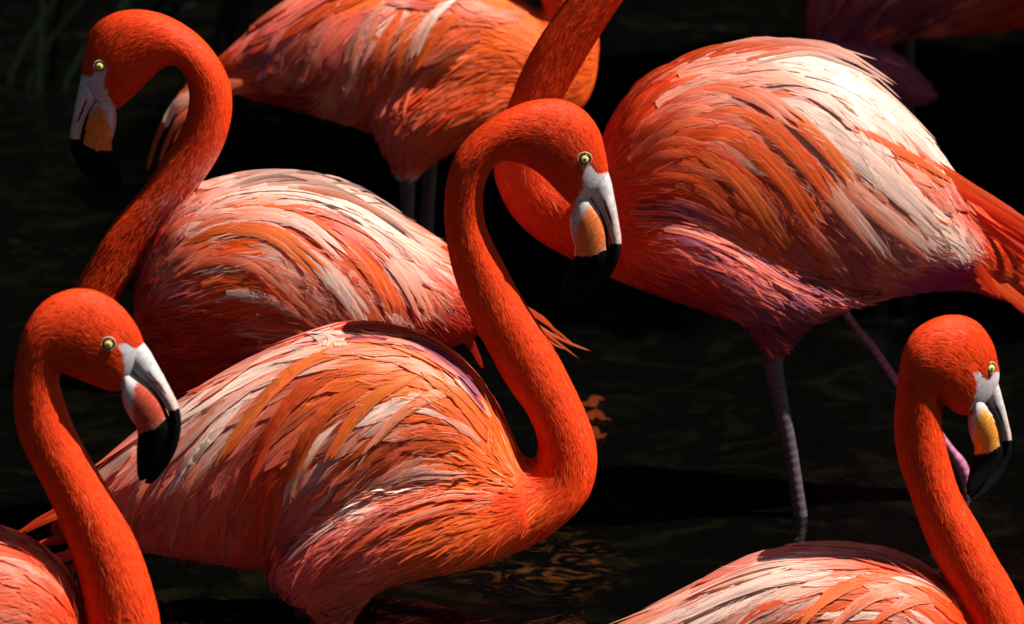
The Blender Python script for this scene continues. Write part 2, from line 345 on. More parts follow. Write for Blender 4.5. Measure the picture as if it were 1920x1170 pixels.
# ------------------------------------------------------------ one bird
COH = [0., 0.]
def coh(x, y):                                                # neighbouring feathers tend to share a colour
    n = np.size(x); th_ = np.arctan2(np.asarray(y)-COH[1], np.asarray(x)-COH[0]); rr_ = np.hypot(np.asarray(y)-COH[1], np.asarray(x)-COH[0]); v = .5+.62*wob(th_*330, rr_*.42, .034, 1.5+COH[0])
    return np.clip(v*.68+rng.random(n)*.32, 0, 1) if n > 1 else float(np.clip(v*.68+random.random()*.32, 0, 1))
def build_bird(b):
    Y = b['Y']; root = bpy.data.objects.new('flamingo', None); C.objects.link(root)
    base = at(b['foot'][0], 585, Y); base[2] = 0.0
    root.location = base; root.empty_display_size = .1
    tag(root, label=b['label'], category='flamingo', group='flamingos wading in the dark pond')
    off = -base
    def put(name, me, mat, parent=root, **k):
        me.transform(__import__('mathutils').Matrix.Translation(Vector(off)))
        return tag(link(name, me, mat, parent), **k)
    COH[:] = b['shoulder']
    sim = b.get('sim'); flow = Flow(b['guides']); field = Field(b['blobs']); detail = b.get('detail', 1.0)
    # --- body: one sweep from face to tail, thighs added, remeshed into one skin
    sw = Sweep(b['ribs'], Y, 6, 40, 2.15, b.get('groove', .04))
    sws = [sw]
    for th in b.get('thighs', []):
        for sgn in (1, -1):
            r = [(*q[:5], (q[5] if len(q) > 5 else 0)*sgn) for q in th]
            sws.append(Sweep(r, Y, 5, 28, 2.0))
    Vs = []; Fs = []; n = 0
    for s_ in sws:
        V, F, T3 = s_.geo(); Fs += (F+n).tolist()+(T3+n).tolist(); Vs.append(V); n += len(V)
    tmp = bpy.data.meshes.new('tmp'); tmp.from_pydata(np.concatenate(Vs).tolist(), [], Fs); tmp.update()
    to = bpy.data.objects.new('tmp', tmp); C.objects.link(to)
    rm = to.modifiers.new('r', 'REMESH'); rm.mode = 'VOXEL'; rm.voxel_size = .0045; rm.use_smooth_shade = True
    smo = to.modifiers.new('s', 'SMOOTH'); smo.factor = .5; smo.iterations = 8
    dg = bpy.context.evaluated_depsgraph_get(); me = bpy.data.meshes.new_from_object(to.evaluated_get(dg), depsgraph=dg)
    bpy.data.objects.remove(to, do_unlink=True); bpy.data.meshes.remove(tmp); me.name = 'body'
    nv = len(me.vertices); co = np.zeros(nv*3, np.float32); me.vertices.foreach_get('co', co); co = co.reshape(-1, 3)
    bvh = BVHTree.FromPolygons(co.tolist(), [tuple(p.vertices) for p in me.polygons])
    def nearpx(P):                                             # picture position of the point, taken on the bird's near side
        Q = np.array(P, float); Q[..., 1] = Y-np.abs(Q[..., 1]-Y); return proj(Q)
    px = nearpx(co); r0 = rng.random(nv)
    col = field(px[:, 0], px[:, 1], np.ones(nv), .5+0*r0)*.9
    if sim:
        tx, ty = sim.inv(px[:, 0], px[:, 1]); m = in_poly(LORE, tx, ty); col[m] = np.array([.56, .51, .52])*(1+.22*wob(tx[m], ty[m]*.5, .3)[:, None])
    a = me.color_attributes.new('col', 'FLOAT_COLOR', 'POINT'); c4 = np.ones((nv, 4), np.float32); c4[:, :3] = np.clip(col, 0, .9); a.data.foreach_set('color', c4.ravel())
    put('body', me, M_SKIN)
    camv = Vector(CAM)
    def hit(x, y):
        d = Vector(ray(x, y)).normalized(); h = bvh.ray_cast(camv, d)
        if h[0] is None or h[3] > 20: return None
        nn = h[1] if h[1].dot(d) < 0 else -h[1]
        return np.array(h[0]), np.array(nn)
    # --- big wing feathers
    sh = b['shoulder']; poly = b['wing']; xs = [p[0] for p in poly]; ys = [p[1] for p in poly]
    fr = b.get('fs', (88, .42, 10, .020)); acc = []
    clipx = (min(xs), max(xs)); cand = int(9000*detail)
    cx = rng.uniform(min(xs), max(xs), cand); cy = rng.uniform(min(ys), max(ys), cand)
    ok = in_poly(poly, cx, cy); cx, cy = cx[ok], cy[ok]; dirs, _ = flow.many(cx, cy)
    AP = np.zeros((0, 2)); AS = np.zeros((0, 2))
    for x, y, dv in zip(cx, cy, dirs):
        d = math.hypot(x-sh[0], y-sh[1]); L = min(fr[0]*1.2+fr[1]*1.1*d, 330); W = min((fr[2]+fr[3]*d)*1.5, 32)
        if len(AP):
            rel = AP-[x, y]; al = rel@dv; ac = rel@np.array([-dv[1], dv[0]])
            if ((al/(L*.36))**2+(ac/(W*.78))**2).min() < 1: continue
        AP = np.vstack([AP, [x, y]]); acc.append((x, y, L, W))
    acc.sort(key=lambda q: -q[2]*q[3])
    rest = Ribbons(); far = Ribbons(); cnt = 0; pend = []
    lim = b.get('limit'); stack = [(x, y, L*random.uniform(.8, 1.2), W*random.uniform(.8, 1.25), 0) for x, y, L, W in reversed(acc)]
    while stack:
        x, y, L, W, tries = stack.pop()
        K = 8; pts = []; ns = []; X, Yp = x, y; step = L/(K-1); curl = random.uniform(-.10, .10); miss = 0
        last = None
        for k in range(K):
            h = hit(X, Yp)
            if h is not None and last is not None and abs(h[0][1]-last[0][1]) > .09: h = None
            if h is None:
                if last is None: break
                P = at(X, Yp, last[0][1]+.004); h = (P, last[1]); miss += 1
            last = h; pts.append(h[0]); ns.append(h[1])
            dv, _ = flow(X, Yp); ca, sa = math.cos(curl*k/K), math.sin(curl*k/K)
            X += (dv[0]*ca-dv[1]*sa)*step; Yp += (dv[0]*sa+dv[1]*ca)*step
        if len(pts) < K or miss > 4: continue
        if lim is not None and not in_poly(lim, np.array([X]), np.array([Yp]))[0]:
            if tries < 6: tries += 1; stack.append((x, y, L*.78, W*.97, tries))
            continue
        pts = np.array(pts); ns = np.array(ns)
        for _ in range(3): ns[1:-1] = (ns[:-2]+ns[1:-1]*2+ns[2:])/4; pts[1:-1] = (pts[:-2]+pts[1:-1]*2+pts[2:])/4
        ns /= np.linalg.norm(ns, axis=1)[:, None]
        t = np.linspace(0, 1, K); Lm = L*PXM
        # near the top edge the surface turns away: keep the true length on the surface
        lift = .0016+random.uniform(0, .0004)+(.0017+Lm*.010)*t*random.uniform(.85, 1.15)
        pts = pts+ns*lift[:, None]
        # colour
        r1, r2 = coh(x, y), random.random(); mx, my = x+(X-x)*.55, y+(Yp-y)*.55
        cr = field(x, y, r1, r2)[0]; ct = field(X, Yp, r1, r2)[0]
        edge = ct*.8+PAL['WH']*.16 if random.random() < .25 else None
        if random.random() < .15: ct = ct*.85+PAL['WH']*.13
        if b.get('tips') and random.random() < b['tips'](x, y): ct = ct*.3+PAL['TIP']*.5
        g = feather_geo(pts, ns, W*PXM, cr, ct, .10, random.choice([1.8, 2.4, 3.2]), random.random()*20, edge, roll=.115)
        inview = -20 < mx < 1940 and -20 < my < 1190
        if inview and cnt < 290:
            fm = mesh_np('feather', *g); put('feather', fm, M_FEATHER); cnt += 1
        else: rest.add(*g)
        V2 = g[0].copy(); V2[:, 1] = 2*Y-V2[:, 1]; fc = g[2]
        if b.get('farcol'): fc = g[2]*.25+PAL[b['farcol'][0 if random.random() < .45 else 1]]*.75
        N2 = g[4].copy(); N2[:, 1] *= -1; far.add(V2, g[1][:, ::-1], fc, g[3], N2)
    if rest.ok(): put('covert_feathers', rest.mesh('covert_feathers'), M_FEATHER, kind='stuff')
    if far.ok(): put('far_wing_feathers', far.mesh('far_wing_feathers'), M_FEATHER, kind='stuff')
    # --- long loose plumes, laid out one by one
    for pl in b.get('broad', [])+b.get('plumes', []):
        name, pts2, w, c0, c1 = pl[:5]; dyo = pl[5] if len(pl) > 5 else -.05; tilt = pl[6] if len(pl) > 6 else .3
        q = np.array(pts2, float); tt = np.linspace(0, len(q)-1, 12); i0 = np.minimum(tt.astype(int), len(q)-2); f = tt-i0
        pm = q[np.maximum(i0-1, 0)]; p1 = q[i0]; p2 = q[i0+1]; p3 = q[np.minimum(i0+2, len(q)-1)]
        f = f[:, None]; xy = .5*((2*p1)+(-pm+p2)*f+(2*pm-5*p1+4*p2-p3)*f*f+(-pm+3*p1-3*p2+p3)*f**3)
        if dyo is None:
            hs = [hit(*v_) for v_ in xy]
            if any(h is None for h in hs): continue
            P = np.array([h[0]+h[1]*(.0022+(0 if w < 9 else .0024*min(1, i/4))+.004*i/11) for i, h in enumerate(hs)]); N = np.array([h[1] for h in hs])
            for _ in range(2): P[1:-1] = (P[:-2]+P[1:-1]*2+P[2:])/4
        else:
            P = at(xy[:, 0], xy[:, 1], Y+dyo); N = np.tile(np.array([0, -math.cos(tilt), math.sin(tilt)]), (12, 1))
        g = feather_geo(P, N, w*PXM, PAL[c0], PAL[c1], .12, random.choice([1.6, 2.2]), random.random()*20, None if (w < 9 or name == 'tail_feather') else PAL[c1]*.84+PAL['WH']*.12, roll=.1, root=.45 if w < 9 else .08)
        put(name, mesh_np(name, *g), M_FEATHER)
    # --- small plumage over neck, head, breast and thighs
    for si, s_ in enumerate(sws):
        P = s_.P; nu, nth = s_.nu, s_.nv
        Pn = np.concatenate([P, P[:, :1]], 1)
        d1 = Pn[1:, :-1]-Pn[:-1, :-1]; d2 = Pn[:-1, 1:]-Pn[:-1, :-1]
        cr = np.cross(d1, d2); ar = np.linalg.norm(cr, axis=2)
        wq = s_.D[:-1, 4]; cell = (P[:-1]).reshape(-1, 3)
        pxc = nearpx(cell); inw = in_poly(poly, pxc[:, 0], pxc[:, 1]).reshape(ar.shape) if si == 0 else np.zeros(ar.shape, bool)
        size = np.interp(wq, [15, 30, 48, 70, 120, 170], [10, 15, 24, 36, 60, 78]) if si == 0 else np.full(len(wq), 76.)
        dens = ar/((size*PXM)**2*.145*.22)[:, None]*1.7*detail
        jj = np.arange(nth)/nth*360; topfar = (jj < 75) | (jj > 350)
        dens[inw & ~topfar[None]] *= .07
        dens *= np.where((np.arange(nth) > nth/2), 1.0, .45)[None]                  # far side thinner
        wgt = dens.ravel(); cum = np.cumsum(wgt); n = int(min(cum[-1], 42000)); r = np.sort(rng.random(n)*cum[-1]); idx = np.searchsorted(cum, r)
        iu, iv = idx//nth, idx % nth; fu, fv = rng.random(n), rng.random(n)
        pa = Pn[iu, iv]; pb = Pn[iu+1, iv]; pc = Pn[iu, iv+1]; pd = Pn[iu+1, iv+1]
        pos = pa*((1-fu)*(1-fv))[:, None]+pb*(fu*(1-fv))[:, None]+pc*((1-fu)*fv)[:, None]+pd*(fu*fv)[:, None]
        N = np.cross(pc-pa, pb-pa); N /= np.linalg.norm(N, axis=1)[:, None]+1e-12
        cen = s_.C[iu]; sg = np.sign(((pos-cen)*N).sum(1)); N *= np.where(sg == 0, 1, sg)[:, None]
        T = pb-pa; bad = np.linalg.norm(T, axis=1) < 1e-5; T[bad] = s_.T[iu][bad]
        sz = size[np.minimum(iu, len(size)-1)]*rng.uniform(.7, 1.3, n)
        px = nearpx(pos); fd, dist = flow.many(px[:, 0], px[:, 1]); torso = (wq[iu] > 62) if si == 0 else np.ones(n, bool)
        useg = torso & (dist < 110); G = np.stack([fd[:, 0], 0*fd[:, 0], -fd[:, 1]], -1); T = T/(np.linalg.norm(T, axis=1)[:, None]+1e-9)
        T[useg] = G[useg]*.85+T[useg]*.15
        jit = rng.normal(0, 1, (n, 3))*np.where(torso, .085, .12)[:, None]; T = T+jit; T -= N*(T*N).sum(1)[:, None]; T /= np.linalg.norm(T, axis=1)[:, None]+1e-9
        keep = np.ones(n, bool); snapP = pos.copy(); snapN = N.copy()
        if sim:
            tx, ty = sim.inv(px[:, 0], px[:, 1]); keep &= ~in_poly(LORE, tx, ty); keep &= ~((tx-1096)**2+(ty-299)**2 < 15**2)
            keep &= ~((ty > 330) & (tx > 1085) & (ty < 600) & (tx < 1180) & (si == 0) & (iu < 14))
        # only what lies near or inside the view needs plumage
        keep &= (px[:, 0] > -160) & (px[:, 0] < 2080) & (px[:, 1] > -160) & (px[:, 1] < 1330)
        for k in np.nonzero(keep)[0]:
            h = bvh.find_nearest(Vector(pos[k]))
            if h[0] is None or h[3] > .012: keep[k] = False
            else:
                snapP[k] = h[0]
        k = keep; n2 = int(k.sum())
        if n2 < 5: continue
        pos, N, T, sz, px = snapP[k], snapN[k], T[k], sz[k], px[k]
        T -= N*(T*N).sum(1)[:, None]; T /= np.linalg.norm(T, axis=1)[:, None]+1e-9
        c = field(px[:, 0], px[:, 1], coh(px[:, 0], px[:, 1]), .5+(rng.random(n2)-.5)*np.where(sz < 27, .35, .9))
        pn = wob(px[:, 0], px[:, 1]+pos[:, 1]*900, .035, si)*.5+wob(px[:, 0], px[:, 1], .11, 4)*.5
        neck = sz < 27
        if b.get('farcol') and si == 0:
            fm_ = (pos[:, 1] > Y+.012) & (sz > 34); pick = (rng.random(n2) < .45)[:, None]; c = np.where(fm_[:, None], c*.2+.8*np.where(pick, PAL[b['farcol'][0]], PAL[b['farcol'][1]]), c)
        c *= (1+pn*np.where(neck, .14, .08))[:, None]
        cl = rng.random(n2) < np.where(sz < 27, .015, .03); c[cl] = c[cl]*.8+np.array([.16, .09, .06])
        asp = np.where(neck, .052, .042)
        Lb = sz*PXM; sag = np.zeros((n2, 3))
        for q_ in range(n2):
            tip = pos[q_]+T[q_]*Lb[q_]; h = bvh.find_nearest(Vector(tip))
            if h[0] is not None and h[3] < Lb[q_]*.7: sag[q_] = np.array(h[0])-tip
            elif si > 0: Lb[q_] *= .3
        g = quick_blades(pos, T, N, Lb, sz*asp*PXM, Lb*np.where(neck, .02, .02)*rng.uniform(.4, 1.6, n2), c, sag, rng.normal(0, .10, n2))
        nm = 'plumage' if si == 0 else 'thigh_plumage'
        put(nm, mesh_np(nm, *g), M_PLUME, kind='stuff')
    # --- fine loose barbs over wing, flank and breast, near side
    if b.get('barbs', 0):
        n = int(b['barbs']*.38); tp = b.get('barbpoly', poly); xs = [p[0] for p in tp]; ys = [p[1] for p in tp]
        x = rng.uniform(max(min(xs), -20), min(max(xs), 1940), n*2); y = rng.uniform(max(min(ys), -20), min(max(ys), 1190), n*2)
        m = in_poly(tp, x, y); x, y = x[m][:n], y[m][:n]; PP = []; NN = []; XY = []
        for a_, c_ in zip(x, y):
            h = hit(a_, c_)
            if h: PP.append(h[0]); NN.append(h[1]); XY.append((a_, c_))
        if PP:
            PP = np.array(PP); NN = np.array(NN); XY = np.array(XY); n = len(PP); fd, _ = flow.many(XY[:, 0], XY[:, 1])
            T = np.stack([fd[:, 0], 0*fd[:, 0], -fd[:, 1]], -1)+rng.normal(0, .10, (n, 3)); T -= NN*(T*NN).sum(1)[:, None]; T /= np.linalg.norm(T, axis=1)[:, None]+1e-9
            L = rng.uniform(18, 62, n)*PXM; c = field(XY[:, 0], XY[:, 1], coh(XY[:, 0], XY[:, 1]), rng.random(n)); wmix = rng.random(n)[:, None]*.15; c = c*(1-wmix)+PAL['WH']*wmix
            g = quick_blades(PP+NN*.004, T, NN, L, rng.uniform(.3, .7, n)*PXM, L*.06, c, None, rng.normal(0, .16, n))
            put('loose_barbs', mesh_np('loose_barbs', *g), M_PLUME, kind='stuff')
    # --- bill and eyes
    if sim:
        for kind, ribs in (('up', UP_RIBS), ('lo', LO_RIBS)):
            rr = []
            for q in ribs:
                x0, y0 = sim.fwd(q[0], q[1]); x1, y1 = sim.fwd(q[2], q[3]); dy = sim.yaw*((x0+x1)/2-sim.o[0])+b.get('headdy', 0)
                rr.append((x0, y0, x1, y1, q[4]*sim.k, dy))
            s_ = Sweep(rr, Y, 14, 56, 2.3 if kind == 'lo' else 2.1)
            V = s_.geo()[0]; d2 = np.concatenate([np.repeat(s_.D[:, 5], s_.nv), [s_.D[0, 5], s_.D[-1, 5]]])*PXM
            Q = V.copy(); Q[:, 1] = (Y+d2)-np.abs(Q[:, 1]-(Y+d2)); pq = proj(Q); tx, ty = sim.inv(pq[:, 0], pq[:, 1])
            me = s_.mesh('bill', bill_colors(kind, tx, ty, b['patch']))
            put('upper_bill' if kind == 'up' else 'lower_bill', me, M_BILL)
        ex, ey = b['eye']; h = hit(ex, ey)
        if h:
            P, N = h; ne = b.get('eyen', (0, -1, .05)); N = np.array(N)*.3+np.array(ne)*.9; N /= np.linalg.norm(N); R = 11.0*PXM*sim.k
            mirror_Y = Y+b.get('headdy', 0)*PXM
            for side in (0, 1):
                Pc, Nn = P.copy(), N.copy()
                if side:
                    if sim.yaw: continue
                    Pc[1] = 2*mirror_Y-Pc[1]; Nn[1] = -Nn[1]
                z = Vector(Nn); rot = z.to_track_quat('Z', 'Y').to_matrix().to_4x4()
                def disc(name, r, hgt, zoff, mat, parent=None, ring=False):
                    bm = bmesh.new()
                    if ring:
                        na, nb = 28, 10; vv = []
                        for i in range(na):
                            for j in range(nb):
                                A = 2*math.pi*i/na; B = 2*math.pi*j/nb; rr_ = r+hgt*math.cos(B)*(1.15+.25*math.sin(A*1)); vv.append(bm.verts.new((rr_*math.cos(A)*1.04, rr_*math.sin(A), zoff+hgt*.8*math.sin(B))))
                        for i in range(na):
                            for j in range(nb):
                                bm.faces.new((vv[i*nb+j], vv[((i+1) % na)*nb+j], vv[((i+1) % na)*nb+(j+1) % nb], vv[i*nb+(j+1) % nb]))
                    else:
                        bmesh.ops.create_uvsphere(bm, u_segments=24, v_segments=12, radius=1)
                        for v in bm.verts: v.co = Vector((v.co.x*r, v.co.y*r, v.co.z*hgt+zoff))
                    for f in bm.faces: f.smooth = True
                    me = bpy.data.meshes.new(name); bm.to_mesh(me); bm.free()
                    me.transform(__import__('mathutils').Matrix.Translation(Vector(Pc)) @ rot)
                    me.transform(__import__('mathutils').Matrix.Translation(Vector(off)))
                    return link(name, me, mat, parent or root)
                e = disc('eye', R*1.0, R*.55, -.0002, M_EYE)
                disc('iris', R*.86, R*.46, .0008, M_IRIS, e); disc('pupil', R*.24, R*.26, R*.42, M_PUPIL, e)
                disc('eye_ring', R*1.08, R*.13, .0012, M_LID, e, True)
    # --- legs
    for lg in b.get('legs', []):
        name, ribs, mat = lg; s_ = Sweep(ribs, Y, 5, 20); put(name, s_.mesh(name), mat)
    return root

def leg(pts, dy):
    """centre line with widths (x, y, full width) -> ribs across the line"""
    q = np.array(pts, float); d = np.gradient(q[:, :2], axis=0); d /= np.linalg.norm(d, axis=1)[:, None]; n = np.stack([d[:, 1], -d[:, 0]], -1)
    return [(x+n_[0]*w/2, y+n_[1]*w/2, x-n_[0]*w/2, y-n_[1]*w/2, w*.5, dy) for (x, y, w), n_ in zip(q, n)]
def fan(a0, a1, m0, m1, t0, t1, n, w, cols, dy0, dy1, name='tail_feather'):
    out = []
    for i in range(n):
        f = (i+.5)/n; L_ = lambda p, q: (p[0]+(q[0]-p[0])*f+random.uniform(-5, 5), p[1]+(q[1]-p[1])*f+random.uniform(-4, 4))
        c = random.choice(cols); out.append((name, [L_(a0, a1), L_(m0, m1), L_(t0, t1)], w*random.uniform(.8, 1.2), c[0], c[1], dy0+(dy1-dy0)*random.random()))
    return out
def broad(rows):
    # broad soft feathers laid one by one over the wing: (points, half width, root colour, tip colour), each with two slightly shifted neighbours
    out = []
    for pts, w, c0, c1 in rows:
        for k, (dx, dy) in enumerate(((0, 0), (random.uniform(-16, -8), random.uniform(6, 14)), (random.uniform(8, 16), random.uniform(-14, -6)))):
            m = len(pts); out.append(('feather', [(x+dx*(.3+.7*i/m), y+dy*(.3+.7*i/m)) for i, (x, y) in enumerate(pts)], w*(1 if k == 0 else .75), c0, c1 if k == 0 else random.choice([c0, c1]), None))
    return out
def strands(path, spread, n, cols, w=4.2):
    out = []; p = np.array(path, float)
    for _ in range(n):
        m = len(p); t0 = random.uniform(0, .65); t1 = min(1, t0+random.uniform(.25, .42)); ts = np.linspace(t0, t1, 4)*(m-1); off = random.gauss(0, spread*.5)
        q = [(float(np.interp(t, range(m), p[:, 0])), float(np.interp(t, range(m), p[:, 1])+off+abs(off)*.1)) for t in ts]; c = random.choice(cols)
        out.append(('flank_plume', q, w*random.uniform(.7, 1.3), c, c, None))
    return out
def shift(ribs, dx, dy, flipx=None):
    out = []
    for r in ribs:
        r = list(r)
        for i in (0, 2): r[i] = (flipx-r[i]) if flipx is not None else r[i]+dx
        r[1] += dy; r[3] += dy; out.append(tuple(r))
    return out

HEAD_A = [(1143, 332, 1096, 378, 20), (1136, 290, 1072, 385, 31), (1121, 240, 1047, 360, 40), (1085, 200, 1018, 330, 44), (1035, 186, 985, 308, 45), (975, 197, 945, 299, 44),
          (915, 228, 922, 315, 43), (871, 266, 909, 345, 42), (846, 310, 905, 378, 41), (834, 370, 908, 412, 40), (836, 440, 921, 450, 42)]
BIRDS = []
# ---- the central bird
A = dict(Y=7.6, groove=.11, farcol=('RO', 'PK'), foot=(700, 0), label='large central flamingo, S-curved neck arched over, bill pointing down over its own breast',
    ribs=HEAD_A+[(850, 510, 943, 492, 43), (880, 590, 968, 540, 45), (918, 660, 1002, 597, 47), (940, 702, 1037, 652, 49), (962, 735, 1070, 715, 51), (990, 775, 1102, 785, 54),
          (1009, 825, 1119, 848, 58), (1005, 860, 1108, 918, 64), (990, 868, 1060, 975, 78), (975, 855, 990, 1018, 98), (945, 785, 930, 1042, 122), (900, 712, 870, 1060, 142),
          (830, 650, 790, 1075, 158), (740, 610, 700, 1080, 166), (640, 606, 600, 1070, 166), (520, 650, 490, 1058, 150), (400, 712, 370, 1045, 125), (290, 790, 270, 1030, 95), (190, 880, 180, 1005, 60), (110, 945, 110, 1000, 28)],
    thighs=[[(960, 880, 980, 1010, 40, -70), (880, 882, 900, 1050, 55, -105), (790, 888, 830, 1070, 62, -125), (700, 912, 760, 1085, 64, -135), (610, 965, 715, 1105, 62, -135), (535, 1025, 690, 1130, 54, -128), (505, 1085, 672, 1150, 44, -120), (578, 1150, 664, 1166, 30, -115), (614, 1190, 656, 1194, 20, -112)]],
    guides=[[(960, 870), (930, 760), (860, 690), (760, 642), (640, 640), (520, 680), (400, 740), (300, 810), (200, 890), (120, 960)],
            [(930, 850), (880, 760), (780, 700), (660, 712), (550, 790), (470, 890), (430, 1020)],
            [(900, 790), (820, 750), (720, 780), (620, 870), (550, 960), (520, 1040)], [(930, 880), (860, 830), (780, 840), (700, 890), (600, 975)],
            [(480, 720), (370, 820), (300, 920), (270, 1020)], [(400, 740), (300, 840), (230, 920), (190, 990)],
            [(960, 910), (850, 900), (730, 915), (620, 975), (530, 1050), (490, 1110)], [(1000, 960), (900, 960), (800, 985), (700, 1030), (600, 1080), (560, 1130)], [(1080, 920), (1000, 970), (900, 1020), (800, 1060), (690, 1110)]],
    wing=[(560, 640), (640, 615), (760, 620), (870, 680), (935, 780), (930, 830), (870, 835), (800, 850), (700, 900), (560, 990), (480, 1050), (300, 1045), (220, 1000), (190, 900), (300, 790), (430, 700)], shoulder=(920, 800),
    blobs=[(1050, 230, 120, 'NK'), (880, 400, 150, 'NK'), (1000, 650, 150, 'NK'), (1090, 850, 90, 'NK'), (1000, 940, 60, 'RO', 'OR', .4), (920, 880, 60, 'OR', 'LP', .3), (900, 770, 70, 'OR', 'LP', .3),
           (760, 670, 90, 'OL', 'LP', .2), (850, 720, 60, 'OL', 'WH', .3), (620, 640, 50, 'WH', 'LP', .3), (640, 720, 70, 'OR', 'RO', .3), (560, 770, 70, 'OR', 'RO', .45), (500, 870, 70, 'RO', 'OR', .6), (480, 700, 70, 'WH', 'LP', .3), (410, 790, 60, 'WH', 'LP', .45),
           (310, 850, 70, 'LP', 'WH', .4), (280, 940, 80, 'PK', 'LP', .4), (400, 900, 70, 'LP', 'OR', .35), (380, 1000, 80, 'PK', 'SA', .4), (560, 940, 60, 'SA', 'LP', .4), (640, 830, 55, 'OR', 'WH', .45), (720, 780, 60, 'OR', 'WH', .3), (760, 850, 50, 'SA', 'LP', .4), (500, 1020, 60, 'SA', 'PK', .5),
           (600, 1010, 70, 'PK', 'PU', .3), (540, 1080, 80, 'PK', 'PU', .35), (700, 930, 40, 'LP', 'WH', .5), (800, 905, 35, 'LP', 'WH', .4), (720, 1000, 60, 'PK', 'SA', .4), (850, 980, 70, 'OR', 'SA', .5), (700, 1080, 70, 'PK', 'SA', .4), (640, 1140, 70, 'PK', 'PU', .4), (150, 960, 60, 'SA', 'RO', .3)],
    plumes=[('tail_feather', [(190, 910), (130, 945), (75, 975), (28, 1003)], 9, 'RO', 'RO', .02), ('tail_feather', [(200, 920), (140, 950), (90, 975), (45, 1000)], 8, 'OR', 'RO', -.02),
            ('tail_feather', [(220, 960), (160, 990), (110, 1010), (70, 1020)], 15, 'RO', 'RO', .03), ('tail_feather', [(230, 980), (180, 1010), (130, 1040), (95, 1048)], 16, 'OR', 'RO', -.02),
            ('tail_feather', [(240, 1000), (190, 1040), (150, 1062), (120, 1065)], 14, 'RO', 'RD', .0)]
        + strands([(610, 622), (680, 612), (760, 622), (850, 672), (925, 765)], 5, 16, ['RO', 'OR', 'RO'], 6) + strands([(620, 632), (690, 630), (770, 645), (850, 695), (915, 780)], 12, 26, ['PU', 'PK', 'PU', 'LP'], 8)  # mauve strands colour in the neck's shadow on the far wing
        + [('flank_plume', [(628+random.uniform(-26, 30), 650), (615+random.uniform(-26, 20), 636), (596+random.uniform(-14, 16), 628), (585+random.uniform(-12, 14), 632)], 5, 'WH', 'WH', None) for _ in range(14)]
        + strands([(880, 893), (780, 890), (690, 925), (600, 985), (530, 1050)], 16, 26, ['WH', 'LP', 'PK']) + strands([(930, 930), (840, 930), (740, 960), (650, 1020), (580, 1090)], 40, 22, ['LP', 'PK', 'SA']),
    broad=broad([([(700, 655), (590, 672), (500, 745), (420, 860)], 17, 'OL', 'OR'), ([(670, 685), (570, 730), (510, 805), (470, 905)], 17, 'OR', 'RO'), ([(735, 705), (640, 745), (580, 815), (545, 900)], 16, 'OR', 'OR'), ([(800, 700), (720, 730), (660, 790), (620, 860)], 14, 'OL', 'OR'),
            ([(640, 785), (590, 835), (560, 885), (545, 940)], 13, 'WH', 'LP'), ([(480, 728), (415, 795), (355, 870), (320, 930)], 15, 'WH', 'WH'), ([(545, 690), (460, 730), (380, 800), (320, 870)], 15, 'LP', 'WH'), ([(450, 860), (425, 920), (410, 980), (405, 1035)], 14, 'PK', 'SA'),
            ([(380, 860), (340, 920), (320, 980), (310, 1035)], 14, 'LP', 'PK'), ([(520, 850), (500, 920), (490, 980), (488, 1030)], 14, 'RO', 'SA'), ([(300, 860), (265, 915), (245, 965), (235, 1010)], 13, 'LP', 'PK'), ([(600, 650), (520, 665), (440, 715), (370, 765)], 12, 'WH', 'LP'), ([(870, 730), (800, 745), (740, 785), (690, 840)], 12, 'OL', 'LP')]),
    limit=[(150, 1005), (300, 1058), (500, 1062), (600, 1000), (720, 915), (870, 880), (1000, 860), (960, 640), (700, 560), (300, 600), (100, 850)],
    sim=Sim((1141, 325), 0, 1.0), eye=(1096, 298), patch=(.72, .17, .035), barbs=2600,
    barbpoly=[(560, 640), (760, 620), (935, 780), (1020, 900), (950, 1020), (700, 1090), (520, 1100), (300, 1045), (190, 900), (430, 700)],
    legs=[('leg', leg([(640, 1170, 46), (632, 1260, 34), (628, 1330, 30), (626, 1420, 30)], -112), M_LEG), ('leg', leg([(560, 1080, 46), (575, 1200, 34), (580, 1330, 30), (580, 1420, 30)], 112), M_LEG)], detail=1.0)
BIRDS.append(A)
